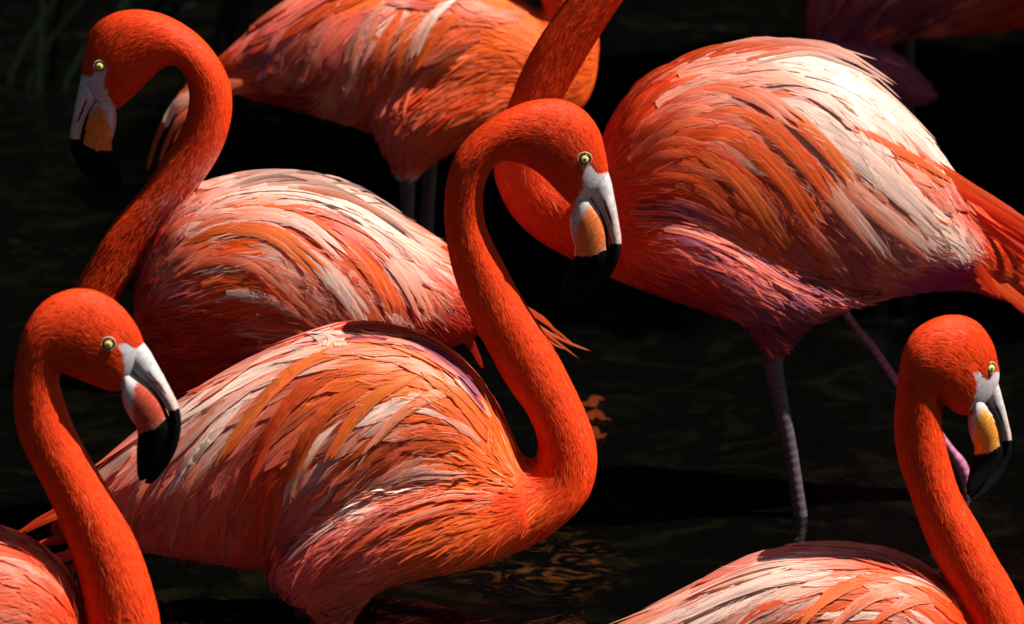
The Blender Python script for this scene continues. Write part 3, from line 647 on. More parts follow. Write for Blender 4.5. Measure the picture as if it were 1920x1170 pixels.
# ---- the bird behind it on the left
B = dict(Y=8.05, foot=(560, 0), label='flamingo in the upper left, hooked neck, facing left, with a white-topped back',
    ribs=[(150, 152, 200, 205, 18), (156, 108, 220, 205, 30), (168, 60, 244, 186, 39), (203, 29, 275, 155, 43), (255, 19, 302, 128, 44), (310, 30, 326, 119, 42), (365, 62, 342, 133, 40), (405, 105, 353, 160, 39), (430, 155, 355, 190, 38),
          (435, 205, 348, 225, 40), (425, 255, 334, 256, 42), (404, 302, 307, 297, 44), (370, 350, 273, 347, 46), (324, 402, 235, 391, 46), (287, 455, 198, 438, 47), (256, 502, 168, 489, 48), (224, 556, 138, 545, 50), (213, 590, 122, 600, 55),
          (222, 612, 150, 665, 64), (240, 612, 205, 715, 78), (252, 580, 270, 735, 100), (258, 520, 335, 745, 122), (300, 420, 420, 745, 140), (370, 352, 510, 735, 152), (470, 326, 600, 722, 160), (580, 332, 680, 700, 158), (680, 370, 740, 680, 142),
          (770, 425, 800, 655, 112), (850, 475, 865, 640, 75), (915, 540, 915, 615, 42), (965, 585, 960, 615, 18)],
    thighs=[[(420, 560, 450, 720, 45, -95), (520, 580, 520, 760, 55, -110), (600, 640, 560, 800, 50, -110), (640, 720, 590, 830, 35, -110), (650, 830, 612, 850, 22, -105)]],
    guides=[[(255, 500), (305, 405), (400, 350), (520, 335), (640, 365), (760, 430), (860, 500), (950, 590), (1080, 650)], [(270, 520), (340, 440), (460, 400), (600, 425), (700, 500), (770, 590)],
            [(290, 530), (380, 470), (480, 455), (580, 500), (650, 570), (700, 630)], [(300, 560), (400, 520), (490, 530), (560, 580), (620, 640)], [(260, 630), (340, 620), (430, 590), (520, 600), (600, 625)],
            [(280, 690), (380, 670), (480, 640), (560, 620)], [(330, 420), (420, 385), (530, 370), (650, 410), (760, 490), (850, 560)]],
    wing=[(285, 455), (330, 378), (440, 328), (600, 335), (720, 385), (850, 480), (860, 560), (790, 620), (640, 625), (520, 600), (400, 540), (310, 520)], shoulder=(290, 520), fs=(80, .30, 8, .012),
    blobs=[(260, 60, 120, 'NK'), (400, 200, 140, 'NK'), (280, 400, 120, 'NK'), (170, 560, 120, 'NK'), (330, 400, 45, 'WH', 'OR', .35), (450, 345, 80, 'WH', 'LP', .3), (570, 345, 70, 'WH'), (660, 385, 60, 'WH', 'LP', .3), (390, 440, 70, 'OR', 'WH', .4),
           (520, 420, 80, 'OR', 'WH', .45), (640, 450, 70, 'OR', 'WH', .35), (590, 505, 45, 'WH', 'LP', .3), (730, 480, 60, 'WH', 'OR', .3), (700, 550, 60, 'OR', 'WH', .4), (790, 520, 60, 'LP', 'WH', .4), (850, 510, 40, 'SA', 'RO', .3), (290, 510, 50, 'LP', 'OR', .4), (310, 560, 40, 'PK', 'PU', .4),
           (430, 540, 70, 'OR', 'WH', .4), (520, 560, 60, 'SA', 'WH', .4), (320, 650, 90, 'RO', 'RD', .5), (250, 620, 60, 'RO', 'RD', .4), (470, 620, 80, 'SA', 'LP', .4), (430, 680, 80, 'RD', 'SA', .3), (620, 600, 60, 'LP', 'SA', .4), (850, 620, 60, 'RD'), (930, 580, 50, 'RO')],
    plumes=[*[('back_plume', [(410+dx, 345+dy), (470+dx, 325+dy), (530+dx, 323+dy), (590+dx, 338+dy+dx*.12)], 3.2, 'WH', c_, -.01-.01*(i % 3)) for i, (dx, dy, c_) in enumerate([(0, 0, 'TIP'), (30, -2, 'WH'), (60, 1, 'TIP'), (95, 8, 'WH'), (130, 22, 'TIP'), (165, 42, 'WH'), (-25, 8, 'WH'), (190, 60, 'TIP')])], ('back_plume', [(440, 345), (500, 328), (545, 322), (600, 330)], 5, 'WH', 'WH', -.03), ('back_plume', [(450, 352), (530, 332), (600, 338), (665, 368)], 6, 'WH', 'LP', -.05), ('back_plume', [(500, 345), (580, 340), (650, 362), (715, 400)], 6, 'WH', 'TIP', -.06),
            ('back_plume', [(540, 350), (620, 358), (700, 395), (770, 448)], 7, 'WH', 'TIP', -.07), ('back_plume', [(560, 352), (650, 370), (730, 410), (795, 462)], 7, 'LP', 'WH', -.09), ('back_plume', [(430, 352), (480, 335), (530, 330), (580, 340)], 5, 'WH', 'TIP', -.06),
            ('tail_feather', [(820, 480), (900, 530), (990, 600), (1060, 640), (1108, 658)], 5, 'OR', 'SA', .0), ('tail_feather', [(840, 480), (920, 535), (1000, 590), (1045, 622), (1078, 648)], 4, 'RO', 'OR', .01), ('tail_feather', [(840, 500), (920, 545), (990, 600), (1030, 640), (1060, 655)], 4, 'OR', 'SA', -.02), ('tail_feather', [(820, 490), (900, 535), (980, 590), (1030, 630), (1085, 672)], 5, 'OR', 'OR', -.03), ('tail_feather', [(820, 500), (900, 530), (970, 570), (1020, 600), (1050, 632)], 8, 'RO', 'OR', .02),
            ('tail_feather', [(790, 470), (850, 470), (910, 520), (960, 560), (1010, 600)], 10, 'OR', 'RO', -.02), ('tail_feather', [(800, 560), (850, 600), (880, 640), (905, 690)], 15, 'RD', 'RD', .03), ('tail_feather', [(800, 540), (860, 575), (890, 610), (930, 650)], 15, 'RD', 'RO', .05)],
    broad=broad([([(330, 470), (420, 430), (520, 440), (610, 520)], 13, 'OR', 'OL'), ([(360, 430), (450, 400), (560, 410), (650, 480)], 12, 'OR', 'WH'), ([(500, 455), (580, 480), (640, 540), (680, 595)], 13, 'WH', 'WH'), ([(560, 420), (640, 450), (700, 510), (740, 580)], 13, 'OR', 'OR'), ([(620, 410), (700, 450), (760, 520), (800, 590)], 13, 'WH', 'LP'),
            ([(400, 380), (500, 360), (600, 375), (690, 430)], 11, 'WH', 'WH'), ([(330, 520), (400, 490), (480, 500), (550, 560)], 11, 'SA', 'LP'), ([(480, 400), (570, 395), (660, 435), (730, 500)], 12, 'RO', 'OR')]),
    limit=[(230, 600), (280, 380), (440, 310), (600, 320), (740, 375), (880, 480), (900, 560), (850, 640), (600, 650), (230, 640)],
    sim=Sim((154, 142), 0.5, .90, True), eye=(187, 124), patch=(.74, .20, .02), barbs=2000, tips=lambda x, y: .12 if y < 400 else 0,
    legs=[('leg', leg([(632, 850, 40), (628, 960, 30), (626, 1100, 28)], -105), M_LEG), ('leg', leg([(660, 640, 40), (668, 900, 30), (670, 1100, 28)], 105), M_LEG)], detail=.9)
BIRDS.append(B)
# ---- front left bird
Cb = dict(Y=7.2, foot=(-100, 0), label='front-left flamingo whose black bill tip overlaps the wing of the central bird',
    ribs=[(273, 650, 226, 735, 20), (258, 615, 206, 732, 31), (232, 580, 180, 722, 40), (196, 553, 152, 711, 45), (160, 543, 134, 704, 46), (120, 547, 119, 698, 46), (82, 567, 111, 700, 45), (50, 607, 109, 711, 44), (34, 657, 112, 727, 44), (26, 725, 119, 752, 46), (30, 793, 132, 790, 49),
          (48, 845, 155, 838, 51), (75, 895, 184, 888, 52), (106, 960, 220, 950, 55), (133, 1030, 252, 1012, 57), (152, 1095, 278, 1080, 60), (163, 1170, 300, 1170, 63), (164, 1235, 300, 1265, 70), (150, 1240, 250, 1340, 90), (155, 1180, 170, 1390, 110), (138, 1100, 60, 1400, 130),
          (90, 1040, -40, 1400, 150), (0, 996, -130, 1380, 155), (-100, 990, -220, 1350, 145), (-250, 1050, -300, 1300, 100), (-400, 1150, -400, 1230, 40)],
    guides=[[(165, 1180), (140, 1090), (70, 1020), (-60, 1010), (-200, 1050)], [(160, 1200), (110, 1120), (30, 1080), (-80, 1100)], [(170, 1220), (90, 1160), (0, 1150), (-90, 1190)]],
    wing=[(150, 1150), (140, 1090), (100, 1040), (0, 992), (-200, 1000), (-200, 1300), (130, 1300)], shoulder=(160, 1180), fs=(85, .4, 10, .02),
    blobs=[(130, 600, 140, 'NK'), (70, 750, 120, 'NK'), (170, 950, 130, 'NK'), (230, 1100, 120, 'NK'), (60, 1040, 60, 'RO', 'SA', .3), (135, 1110, 35, 'SA', 'LP', .5), (60, 1110, 60, 'SA', 'RO', .4), (30, 1160, 60, 'PK', 'SA', .5), (110, 1160, 50, 'RO', 'SA', .3), (-100, 1100, 100, 'SA', 'LP', .4)],
    sim=Sim((272, 647), -18.0, 1.0), eye=(203, 645), patch=(.50, .07, .035), barbs=500, detail=1.0)
BIRDS.append(Cb)
# ---- right front bird
F = dict(Y=7.45, broad=broad([([(1560, 1075), (1470, 1085), (1380, 1115), (1290, 1160)], 15, 'WH', 'WH'), ([(1640, 1090), (1590, 1100), (1540, 1130), (1500, 1175)], 13, 'OR', 'OL'), ([(1720, 1100), (1660, 1110), (1600, 1140), (1560, 1180)], 13, 'OR', 'LP'), ([(1530, 1055), (1450, 1062), (1370, 1088), (1290, 1125)], 12, 'WH', 'LP'), ([(1780, 1130), (1720, 1125), (1670, 1145), (1630, 1175)], 11, 'SA', 'OR'), ([(1500, 1120), (1440, 1140), (1400, 1165), (1370, 1190)], 12, 'SA', 'WH')]), groove=.10, farcol=('PK', 'LP'), foot=(1560, 0), label='lower right flamingo, head turned away, orange bill, white patches and painted mauve shade on back',
    ribs=[(1866, 694, 1836, 752, 20, 52), (1868, 672, 1815, 772, 29, 40), (1860, 640, 1797, 773, 38, 28), (1832, 604, 1780, 764, 45, 14), (1790, 592, 1768, 752, 48, 4), (1750, 600, 1762, 743, 48), (1715, 622, 1760, 738, 46), (1694, 660, 1760, 742, 44), (1684, 715, 1761, 757, 43),
          (1677, 800, 1767, 805, 44), (1686, 868, 1780, 862, 46), (1706, 925, 1800, 925, 47), (1728, 990, 1832, 980, 50), (1754, 1050, 1868, 1045, 53), (1785, 1105, 1903, 1105, 56), (1815, 1160, 1935, 1180, 62), (1835, 1190, 1940, 1270, 82), (1822, 1165, 1850, 1330, 105), (1770, 1092, 1760, 1350, 130),
          (1690, 1045, 1680, 1350, 148), (1590, 1028, 1590, 1345, 152), (1480, 1034, 1490, 1335, 150), (1380, 1067, 1390, 1320, 135), (1280, 1118, 1290, 1290, 110), (1180, 1172, 1190, 1260, 70), (1080, 1225, 1080, 1250, 30)],
    guides=[[(1900, 1180), (1830, 1130), (1750, 1070), (1620, 1038), (1480, 1048), (1350, 1095), (1200, 1170)], [(1850, 1190), (1740, 1110), (1600, 1095), (1480, 1130), (1400, 1190)], [(1820, 1220), (1700, 1150), (1560, 1160), (1450, 1220)]],
    wing=[(1830, 1160), (1750, 1075), (1600, 1030), (1450, 1040), (1250, 1130), (1180, 1190), (1200, 1250), (1600, 1330), (1800, 1300)], shoulder=(1810, 1150), fs=(80, .35, 9, .015),
    blobs=[(1780, 650, 130, 'NK'), (1720, 800, 130, 'NK'), (1800, 1000, 140, 'NK'), (1880, 1130, 70, 'NK'), (1500, 1065, 50, 'WH'), (1400, 1095, 80, 'WH', 'LP', .35), (1290, 1140, 80, 'LP', 'WH', .5), (1600, 1100, 50, 'LP', 'OR', .5), (1680, 1110, 60, 'OR', 'WH', .35),
           (1760, 1120, 50, 'SA', 'OR', .4), (1600, 1050, 40, 'PK', 'PU', .5), (1700, 1060, 40, 'PU', 'PK', .5), (1560, 1150, 60, 'OR', 'WH', .35), (1450, 1160, 60, 'SA', 'WH', .4), (1820, 1160, 40, 'RO')],  # PU blobs put the head's mauve shadow into the back colour
    sim=Sim((1868, 710), -5, .89, False, .92, .75), eye=(1857, 690), eyen=(.35, -.9, .05), headdy=52, patch=(.82, .30, .03), barbs=900, detail=1.0)
BIRDS.append(F)
# ---- big bird on the right
E = dict(Y=8.2, foot=(1480, 0), label='big flamingo at right standing in the pond, long white feathers over its rump',
    ribs=shift(HEAD_A, 0, -640, 2126)+[(1272, -140, 1172, -160, 44), (1222, -75, 1118, -85, 47), (1167, 0, 1062, 0, 50), (1120, 72, 1018, 62, 50), (1085, 130, 982, 125, 50), (1055, 185, 956, 190, 49), (1035, 240, 934, 250, 49), (1030, 278, 926, 315, 49), (1040, 303, 938, 362, 50), (1062, 315, 968, 412, 54),
          (1090, 318, 1015, 452, 60), (1116, 300, 1070, 482, 76), (1130, 262, 1130, 510, 100), (1152, 212, 1195, 535, 125), (1200, 153, 1260, 558, 148), (1280, 110, 1340, 576, 160), (1380, 90, 1430, 585, 165), (1480, 88, 1510, 580, 165), (1580, 115, 1580, 565, 155), (1660, 172, 1650, 555, 138),
          (1730, 240, 1720, 545, 115), (1795, 330, 1790, 540, 85), (1860, 395, 1850, 548, 60), (1930, 450, 1920, 572, 40), (2000, 500, 1990, 590, 20)],
    thighs=[[(1170, 400, 1180, 510, 40, -85), (1250, 385, 1240, 545, 55, -110), (1330, 415, 1310, 575, 62, -125), (1420, 465, 1385, 600, 60, -130), (1500, 508, 1440, 612, 48, -125), (1570, 538, 1510, 600, 34, -115), (1618, 556, 1585, 580, 14, -108)],
            [(1330, 500, 1560, 525, 62, -95), (1365, 560, 1545, 575, 55, -95), (1395, 605, 1515, 612, 42, -95), (1415, 636, 1492, 638, 30, -95), (1426, 658, 1472, 658, 20, -95)]],
    guides=[[(1150, 270), (1215, 190), (1320, 145), (1450, 140), (1560, 180), (1680, 280), (1780, 370), (1900, 480)], [(1160, 300), (1250, 230), (1370, 220), (1480, 270), (1590, 370), (1680, 460)],
            [(1180, 330), (1260, 285), (1360, 310), (1460, 390), (1540, 480)], [(1200, 350), (1290, 355), (1380, 420), (1450, 490)], [(1150, 430), (1230, 405), (1330, 430), (1430, 495), (1520, 535), (1620, 562)],
            [(1150, 480), (1250, 510), (1350, 560), (1430, 620)], [(1160, 215), (1230, 145), (1350, 98), (1500, 88), (1620, 125), (1680, 165)], [(1780, 350), (1860, 420), (1920, 500)], [(1700, 520), (1800, 530), (1900, 560)],
            [(1480, 350), (1570, 420), (1640, 490)], [(1620, 300), (1720, 390), (1790, 450)]],
    wing=[(1155, 250), (1240, 140), (1400, 88), (1520, 90), (1640, 160), (1750, 270), (1820, 380), (1800, 450), (1640, 520), (1480, 500), (1370, 440), (1270, 370), (1170, 340)], shoulder=(1170, 290), fs=(84, .36, 10, .018),
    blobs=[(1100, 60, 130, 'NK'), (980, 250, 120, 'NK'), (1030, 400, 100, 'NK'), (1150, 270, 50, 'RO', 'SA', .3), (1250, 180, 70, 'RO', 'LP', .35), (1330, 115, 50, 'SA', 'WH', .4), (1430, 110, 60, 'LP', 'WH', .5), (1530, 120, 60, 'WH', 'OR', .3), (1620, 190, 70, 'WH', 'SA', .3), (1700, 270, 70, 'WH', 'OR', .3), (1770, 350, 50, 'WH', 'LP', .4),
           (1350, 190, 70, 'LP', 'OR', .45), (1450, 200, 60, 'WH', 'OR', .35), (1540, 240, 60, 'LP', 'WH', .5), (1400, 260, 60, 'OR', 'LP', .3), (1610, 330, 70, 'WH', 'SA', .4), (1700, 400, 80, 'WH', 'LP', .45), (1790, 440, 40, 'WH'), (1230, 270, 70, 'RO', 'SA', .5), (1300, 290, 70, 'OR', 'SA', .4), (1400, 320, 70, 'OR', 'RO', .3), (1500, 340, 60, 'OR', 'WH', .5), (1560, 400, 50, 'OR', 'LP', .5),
           (1350, 390, 80, 'SA', 'OR', .4), (1480, 440, 70, 'SA', 'LP', .4), (1590, 470, 70, 'LP', 'PK', .4), (1680, 480, 60, 'LP', 'WH', .3), (1180, 430, 70, 'RO', 'SA', .3), (1280, 450, 70, 'PK', 'PU', .4), (1380, 520, 80, 'PU', 'PK', .5), (1270, 540, 70, 'RD', 'PU', .4), (1560, 540, 70, 'PK', 'PU', .4),  # mauve PU blobs paint the shade on thigh and belly
           (1820, 400, 50, 'RO', 'RD', .4), (1850, 480, 60, 'RO', 'OR', .3), (1450, 620, 70, 'PU', 'PK', .2), (1700, 535, 60, 'MG', 'PK', .25), (1760, 530, 40, 'MG', 'RO', .4)],
    plumes=[*[('back_plume', [(1380+dx, 92+dy), (1470+dx, 76+dy), (1560+dx*.8, 90+dy), (tx, ty)], w, 'LP', 'WH', .01-.004*i) for i, (dx, dy, tx, ty, w) in enumerate([(0, -3, 1645, 112, 3.5), (20, 0, 1682, 158, 3.5), (-40, -5, 1570, 86, 3), (30, 6, 1662, 146, 4), (-60, 0, 1530, 84, 3), (10, 6, 1625, 128, 3), (-20, 2, 1590, 106, 3), (40, 14, 1690, 186, 4)])], *[('back_plume', [(1230+dx, 135+dy), (1290+dx, 102+dy), (1350+dx, 84+dy), (1410+dx, 86+dy)], 3, 'OR', 'SA', -.01) for dx, dy in ((0, 0), (25, -3), (55, -4), (80, -6))], ('back_plume', [(1330, 108), (1420, 82), (1500, 78), (1570, 100)], 5, 'OR', 'WH', -.03), ('back_plume', [(1380, 100), (1470, 82), (1540, 88), (1610, 118)], 5, 'SA', 'WH', -.05), ('back_plume', [(1400, 112), (1500, 92), (1590, 110), (1676, 160)], 6, 'LP', 'WH', -.07), ('back_plume', [(1420, 118), (1510, 100), (1580, 118), (1650, 150)], 6, 'WH', 'WH', -.09),
            ('back_plume', [(1260, 125), (1320, 95), (1390, 84), (1450, 92)], 4, 'OR', 'SA', -.02), ('back_plume', [(1290, 118), (1340, 92), (1400, 80), (1470, 84)], 4, 'SA', 'LP', -.04), ('back_plume', [(1340, 100), (1430, 78), (1510, 80), (1575, 98)], 4, 'WH', 'LP', .0),
            ('tail_feather', [(1600, 530), (1700, 515), (1800, 525), (1900, 565)], 24, 'MG', 'RO', -.03), ('tail_feather', [(1600, 535), (1680, 525), (1760, 525), (1860, 550)], 20, 'MG', 'RD', -.045), ('tail_feather', [(1650, 520), (1740, 500), (1820, 525), (1905, 570)], 18, 'MG', 'OR', -.02)]
        + fan((1660, 250), (1750, 470), (1810, 345), (1850, 530), (1960, 440), (1940, 600), 30, 13, [('RO', 'OR'), ('OR', 'RO'), ('RD', 'RO'), ('RO', 'RO')], -.015, -.05)
        + fan((1710, 360), (1770, 430), (1790, 450), (1840, 500), (1840, 545), (1920, 575), 5, 14, [('RO', 'RO'), ('RD', 'RO')], -.03, -.055)
        + strands([(1180, 400), (1280, 405), (1380, 450), (1470, 510), (1600, 556)], 40, 30, ['PU', 'PK', 'PK', 'LP'])
        + strands([(1180, 400), (1280, 405), (1380, 450), (1470, 510), (1600, 556)], 40, 30, ['PU', 'PK', 'PK', 'LP']),
    broad=broad([([(1500, 235), (1590, 285), (1680, 355), (1765, 425)], 19, 'WH', 'WH'), ([(1520, 300), (1600, 360), (1680, 425), (1745, 475)], 18, 'LP', 'WH'), ([(1440, 255), (1530, 330), (1600, 410), (1660, 480)], 16, 'LP', 'WH'),
            ([(1380, 188), (1450, 200), (1525, 255), (1600, 340)], 14, 'OR', 'OL'), ([(1335, 208), (1420, 225), (1500, 295), (1560, 370)], 14, 'OR', 'OR'), ([(1320, 245), (1405, 275), (1480, 350), (1535, 425)], 14, 'OR', 'OR'), ([(1290, 275), (1365, 320), (1430, 395), (1475, 465)], 13, 'OR', 'OL'),
            ([(1590, 230), (1660, 272), (1725, 307), (1780, 345)], 9.5, 'OR', 'SA'), ([(1420, 350), (1490, 410), (1545, 470), (1580, 515)], 13, 'SA', 'LP'), ([(1540, 380), (1600, 430), (1650, 480), (1690, 510)], 13, 'LP', 'SA'), ([(1340, 400), (1400, 440), (1450, 480), (1490, 515)], 12, 'SA', 'SA'),
            ([(1350, 150), (1440, 145), (1530, 175), (1600, 225)], 14, 'LP', 'WH'), ([(1290, 170), (1360, 165), (1430, 185), (1500, 235)], 13, 'SA', 'LP')]),
    limit=[(1100, 100), (1400, 60), (1540, 82), (1640, 150), (1705, 212), (1790, 310), (1835, 400), (1800, 470), (1740, 505), (1640, 545), (1500, 535), (1380, 490), (1250, 420), (1100, 400)],
    barbs=2200, barbpoly=[(1160, 240), (1300, 100), (1520, 85), (1760, 270), (1830, 440), (1720, 520), (1600, 570), (1400, 620), (1170, 500)],
    legs=[('leg', leg([(1448, 640, 38), (1452, 700, 36), (1464, 760, 32), (1480, 840, 29), (1494, 925, 27), (1506, 1000, 27)], -95), M_LEG),
          ('lifted_leg', leg([(1560, 540, 30), (1592, 596, 14), (1640, 655, 14), (1682, 716, 15), (1740, 785, 14), (1780, 840, 15), (1800, 868, 22), (1810, 893, 20), (1811, 922, 11), (1808, 985, 9), (1800, 1050, 9)], 60), M_LEGP)], detail=1.0)
BIRDS.append(E)
# ---- bird at the top behind
D = dict(Y=8.8, foot=(780, 0), label='flamingo at top centre behind the others, its head cut off by the picture',
    ribs=shift(HEAD_A, 110, -600)+[(972, -85, 1064, -95, 46), (1000, -35, 1100, -40, 50), (1018, 10, 1122, 60, 62), (1008, 20, 1116, 150, 80), (970, 0, 1085, 205, 105), (910, -35, 1020, 235, 125), (830, -55, 930, 250, 142), (740, -60, 830, 255, 148), (660, -48, 720, 245, 142), (590, -22, 625, 222, 126),
          (525, 14, 540, 198, 100), (465, 62, 475, 185, 70), (415, 105, 420, 170, 42), (370, 145, 375, 180, 20)],
    thighs=[[(730, 120, 1030, 170, 55, -85), (690, 175, 985, 215, 60, -95), (690, 215, 920, 248, 55, -95), (706, 255, 860, 275, 45, -95), (730, 290, 818, 298, 32, -92), (742, 320, 798, 318, 24, -90), (750, 340, 782, 338, 15, -90)]],
    guides=[[(1070, 150), (990, 70), (860, 10), (740, -20), (620, 10), (530, 60), (420, 130)], [(960, 20), (870, 40), (790, 100), (740, 180)], [(860, 0), (780, 60), (720, 140), (690, 220)], [(740, -10), (680, 60), (640, 140), (620, 210)], [(620, 10), (560, 90), (520, 160)],
            [(1080, 110), (960, 105), (850, 145), (760, 200), (750, 290)], [(1090, 180), (980, 195), (880, 225), (790, 300)], [(580, 180), (500, 170), (430, 165)]],
    wing=[(1000, -10), (990, 30), (900, 80), (780, 110), (700, 150), (600, 150), (520, 120), (460, 80), (540, -10), (560, -60), (950, -60)], shoulder=(1020, 40), fs=(88, .35, 11, .022),
    blobs=[(1100, -100, 100, 'NK'), (1080, 100, 70, 'OR', 'RO', .3), (960, 60, 80, 'OR', 'SA', .4), (850, 30, 60, 'OR', 'SA', .3), (780, 50, 40, 'LP', 'WH', .4), (700, 60, 60, 'OR', 'PK', .5), (640, 100, 60, 'PK', 'LP', .5), (560, 100, 60, 'PK', 'LP', .4), (500, 80, 50, 'PK', 'RO', .3), (430, 120, 40, 'RO'),
           (1000, 160, 80, 'OR', 'SA', .4), (860, 180, 90, 'SA', 'RO', .4), (750, 200, 60, 'PK', 'SA', .4), (640, 180, 50, 'LP', 'PK', .5), (480, 165, 40, 'SA', 'PK', .4), (560, 190, 50, 'RD'), (770, 290, 50, 'SA', 'PK', .4), (760, 340, 25, 'WH')],
    plumes=[('tail_feather', [(500, 80), (440, 110), (380, 150), (330, 185)], 20, 'RO', 'OR', -.03), ('tail_feather', [(520, 100), (450, 120), (390, 140), (345, 165)], 18, 'OR', 'RO', -.01), ('tail_feather', [(520, 160), (450, 160), (380, 175), (315, 215)], 22, 'SA', 'LP', -.05), ('tail_feather', [(480, 150), (400, 165), (340, 190), (305, 230)], 16, 'SA', 'WH', -.06),
            ('tail_feather', [(380, 180), (330, 205), (298, 250), (275, 322)], 8, 'SA', 'OR', -.05), ('tail_feather', [(390, 190), (345, 215), (318, 255), (298, 308)], 9, 'PK', 'OR', -.07), ('tail_feather', [(400, 170), (350, 185), (325, 205), (310, 240)], 13, 'LP', 'WH', -.08), ('tail_feather', [(420, 185), (370, 205), (345, 235), (325, 270)], 9, 'SA', 'OR', -.03)],
    broad=broad([([(800, -5), (770, 50), (755, 110), (735, 175)], 15, 'OR', 'OL'), ([(720, -5), (690, 60), (665, 120), (650, 180)], 14, 'LP', 'WH'), ([(640, 0), (600, 60), (575, 115), (560, 165)], 14, 'PK', 'LP'), ([(760, 10), (720, 80), (700, 140), (685, 200)], 14, 'OR', 'SA'), ([(880, 5), (840, 40), (805, 85), (780, 130)], 14, 'OR', 'OR'),
            ([(560, 20), (520, 70), (500, 110), (490, 150)], 13, 'PK', 'PU'), ([(860, -5), (820, 20), (790, 60), (770, 110)], 12, 'WH', 'LP')]),
    limit=[(1100, -100), (1000, 60), (900, 115), (780, 150), (740, 235), (600, 235), (480, 165), (420, 110), (500, -100)],
    barbs=900, legs=[('leg', leg([(766, 325, 34), (764, 350, 30), (764, 400, 26), (762, 500, 25), (760, 760, 25)], -90), M_LEG), ('leg', leg([(808, 240, 36), (806, 330, 28), (800, 440, 26), (797, 760, 25)], 60), M_LEG)], detail=.7)
BIRDS.append(D)
# ---- shaded bird in the top right corner
G = dict(Y=9.35, foot=(1750, 0), label='shaded flamingo, mauve shade painted in, cut off by the top right corner of the picture',
    ribs=shift(HEAD_A, 1030, -900)+[(1910, -380, 2000, -380, 45), (1950, -290, 2045, -290, 50), (1985, -200, 2085, -170, 62), (1975, -200, 2075, -60, 85), (1920, -230, 2000, 20, 110), (1840, -250, 1900, 52, 130), (1750, -245, 1800, 62, 140), (1665, -200, 1700, 72, 130), (1595, -130, 1610, 95, 108), (1545, -50, 1548, 105, 70), (1512, 10, 1512, 80, 35)],
    thighs=[[(1530, 50, 1545, 105, 30, -30), (1590, 60, 1590, 150, 45, -50), (1650, 80, 1650, 185, 50, -60), (1710, 120, 1700, 200, 36, -60), (1750, 165, 1742, 190, 14, -60)]],
    guides=[[(2000, -40), (1880, -60), (1780, -20), (1700, 50)], [(1900, -100), (1760, -90), (1650, -20), (1590, 60)], [(1700, -110), (1610, -40), (1545, 60)], [(1540, 60), (1620, 110), (1740, 175)]],
    wing=[(1950, 40), (1900, -150), (1700, -200), (1580, -100), (1530, 20), (1620, 40), (1800, 40)], shoulder=(2000, -60),
    blobs=[(1700, 0, 100, 'PU', 'PK', .5), (1560, 60, 70, 'PU', 'RD', .3), (1900, 0, 60, 'RO', 'RD', .5), (1650, 140, 80, 'PU', 'PK', .2), (1600, -20, 60, 'PU', 'PK', .4)],  # mauve blobs carry the corner's shade in the plumage colour
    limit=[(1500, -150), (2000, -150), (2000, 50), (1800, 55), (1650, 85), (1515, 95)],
    barbs=0, legs=[('leg', leg([(1650, 170, 30), (1652, 300, 26), (1652, 580, 26)], -55), M_LEG), ('leg', leg([(1700, 40, 30), (1702, 300, 26), (1702, 560, 26)], 55), M_LEG)], detail=.5)
BIRDS.append(G)

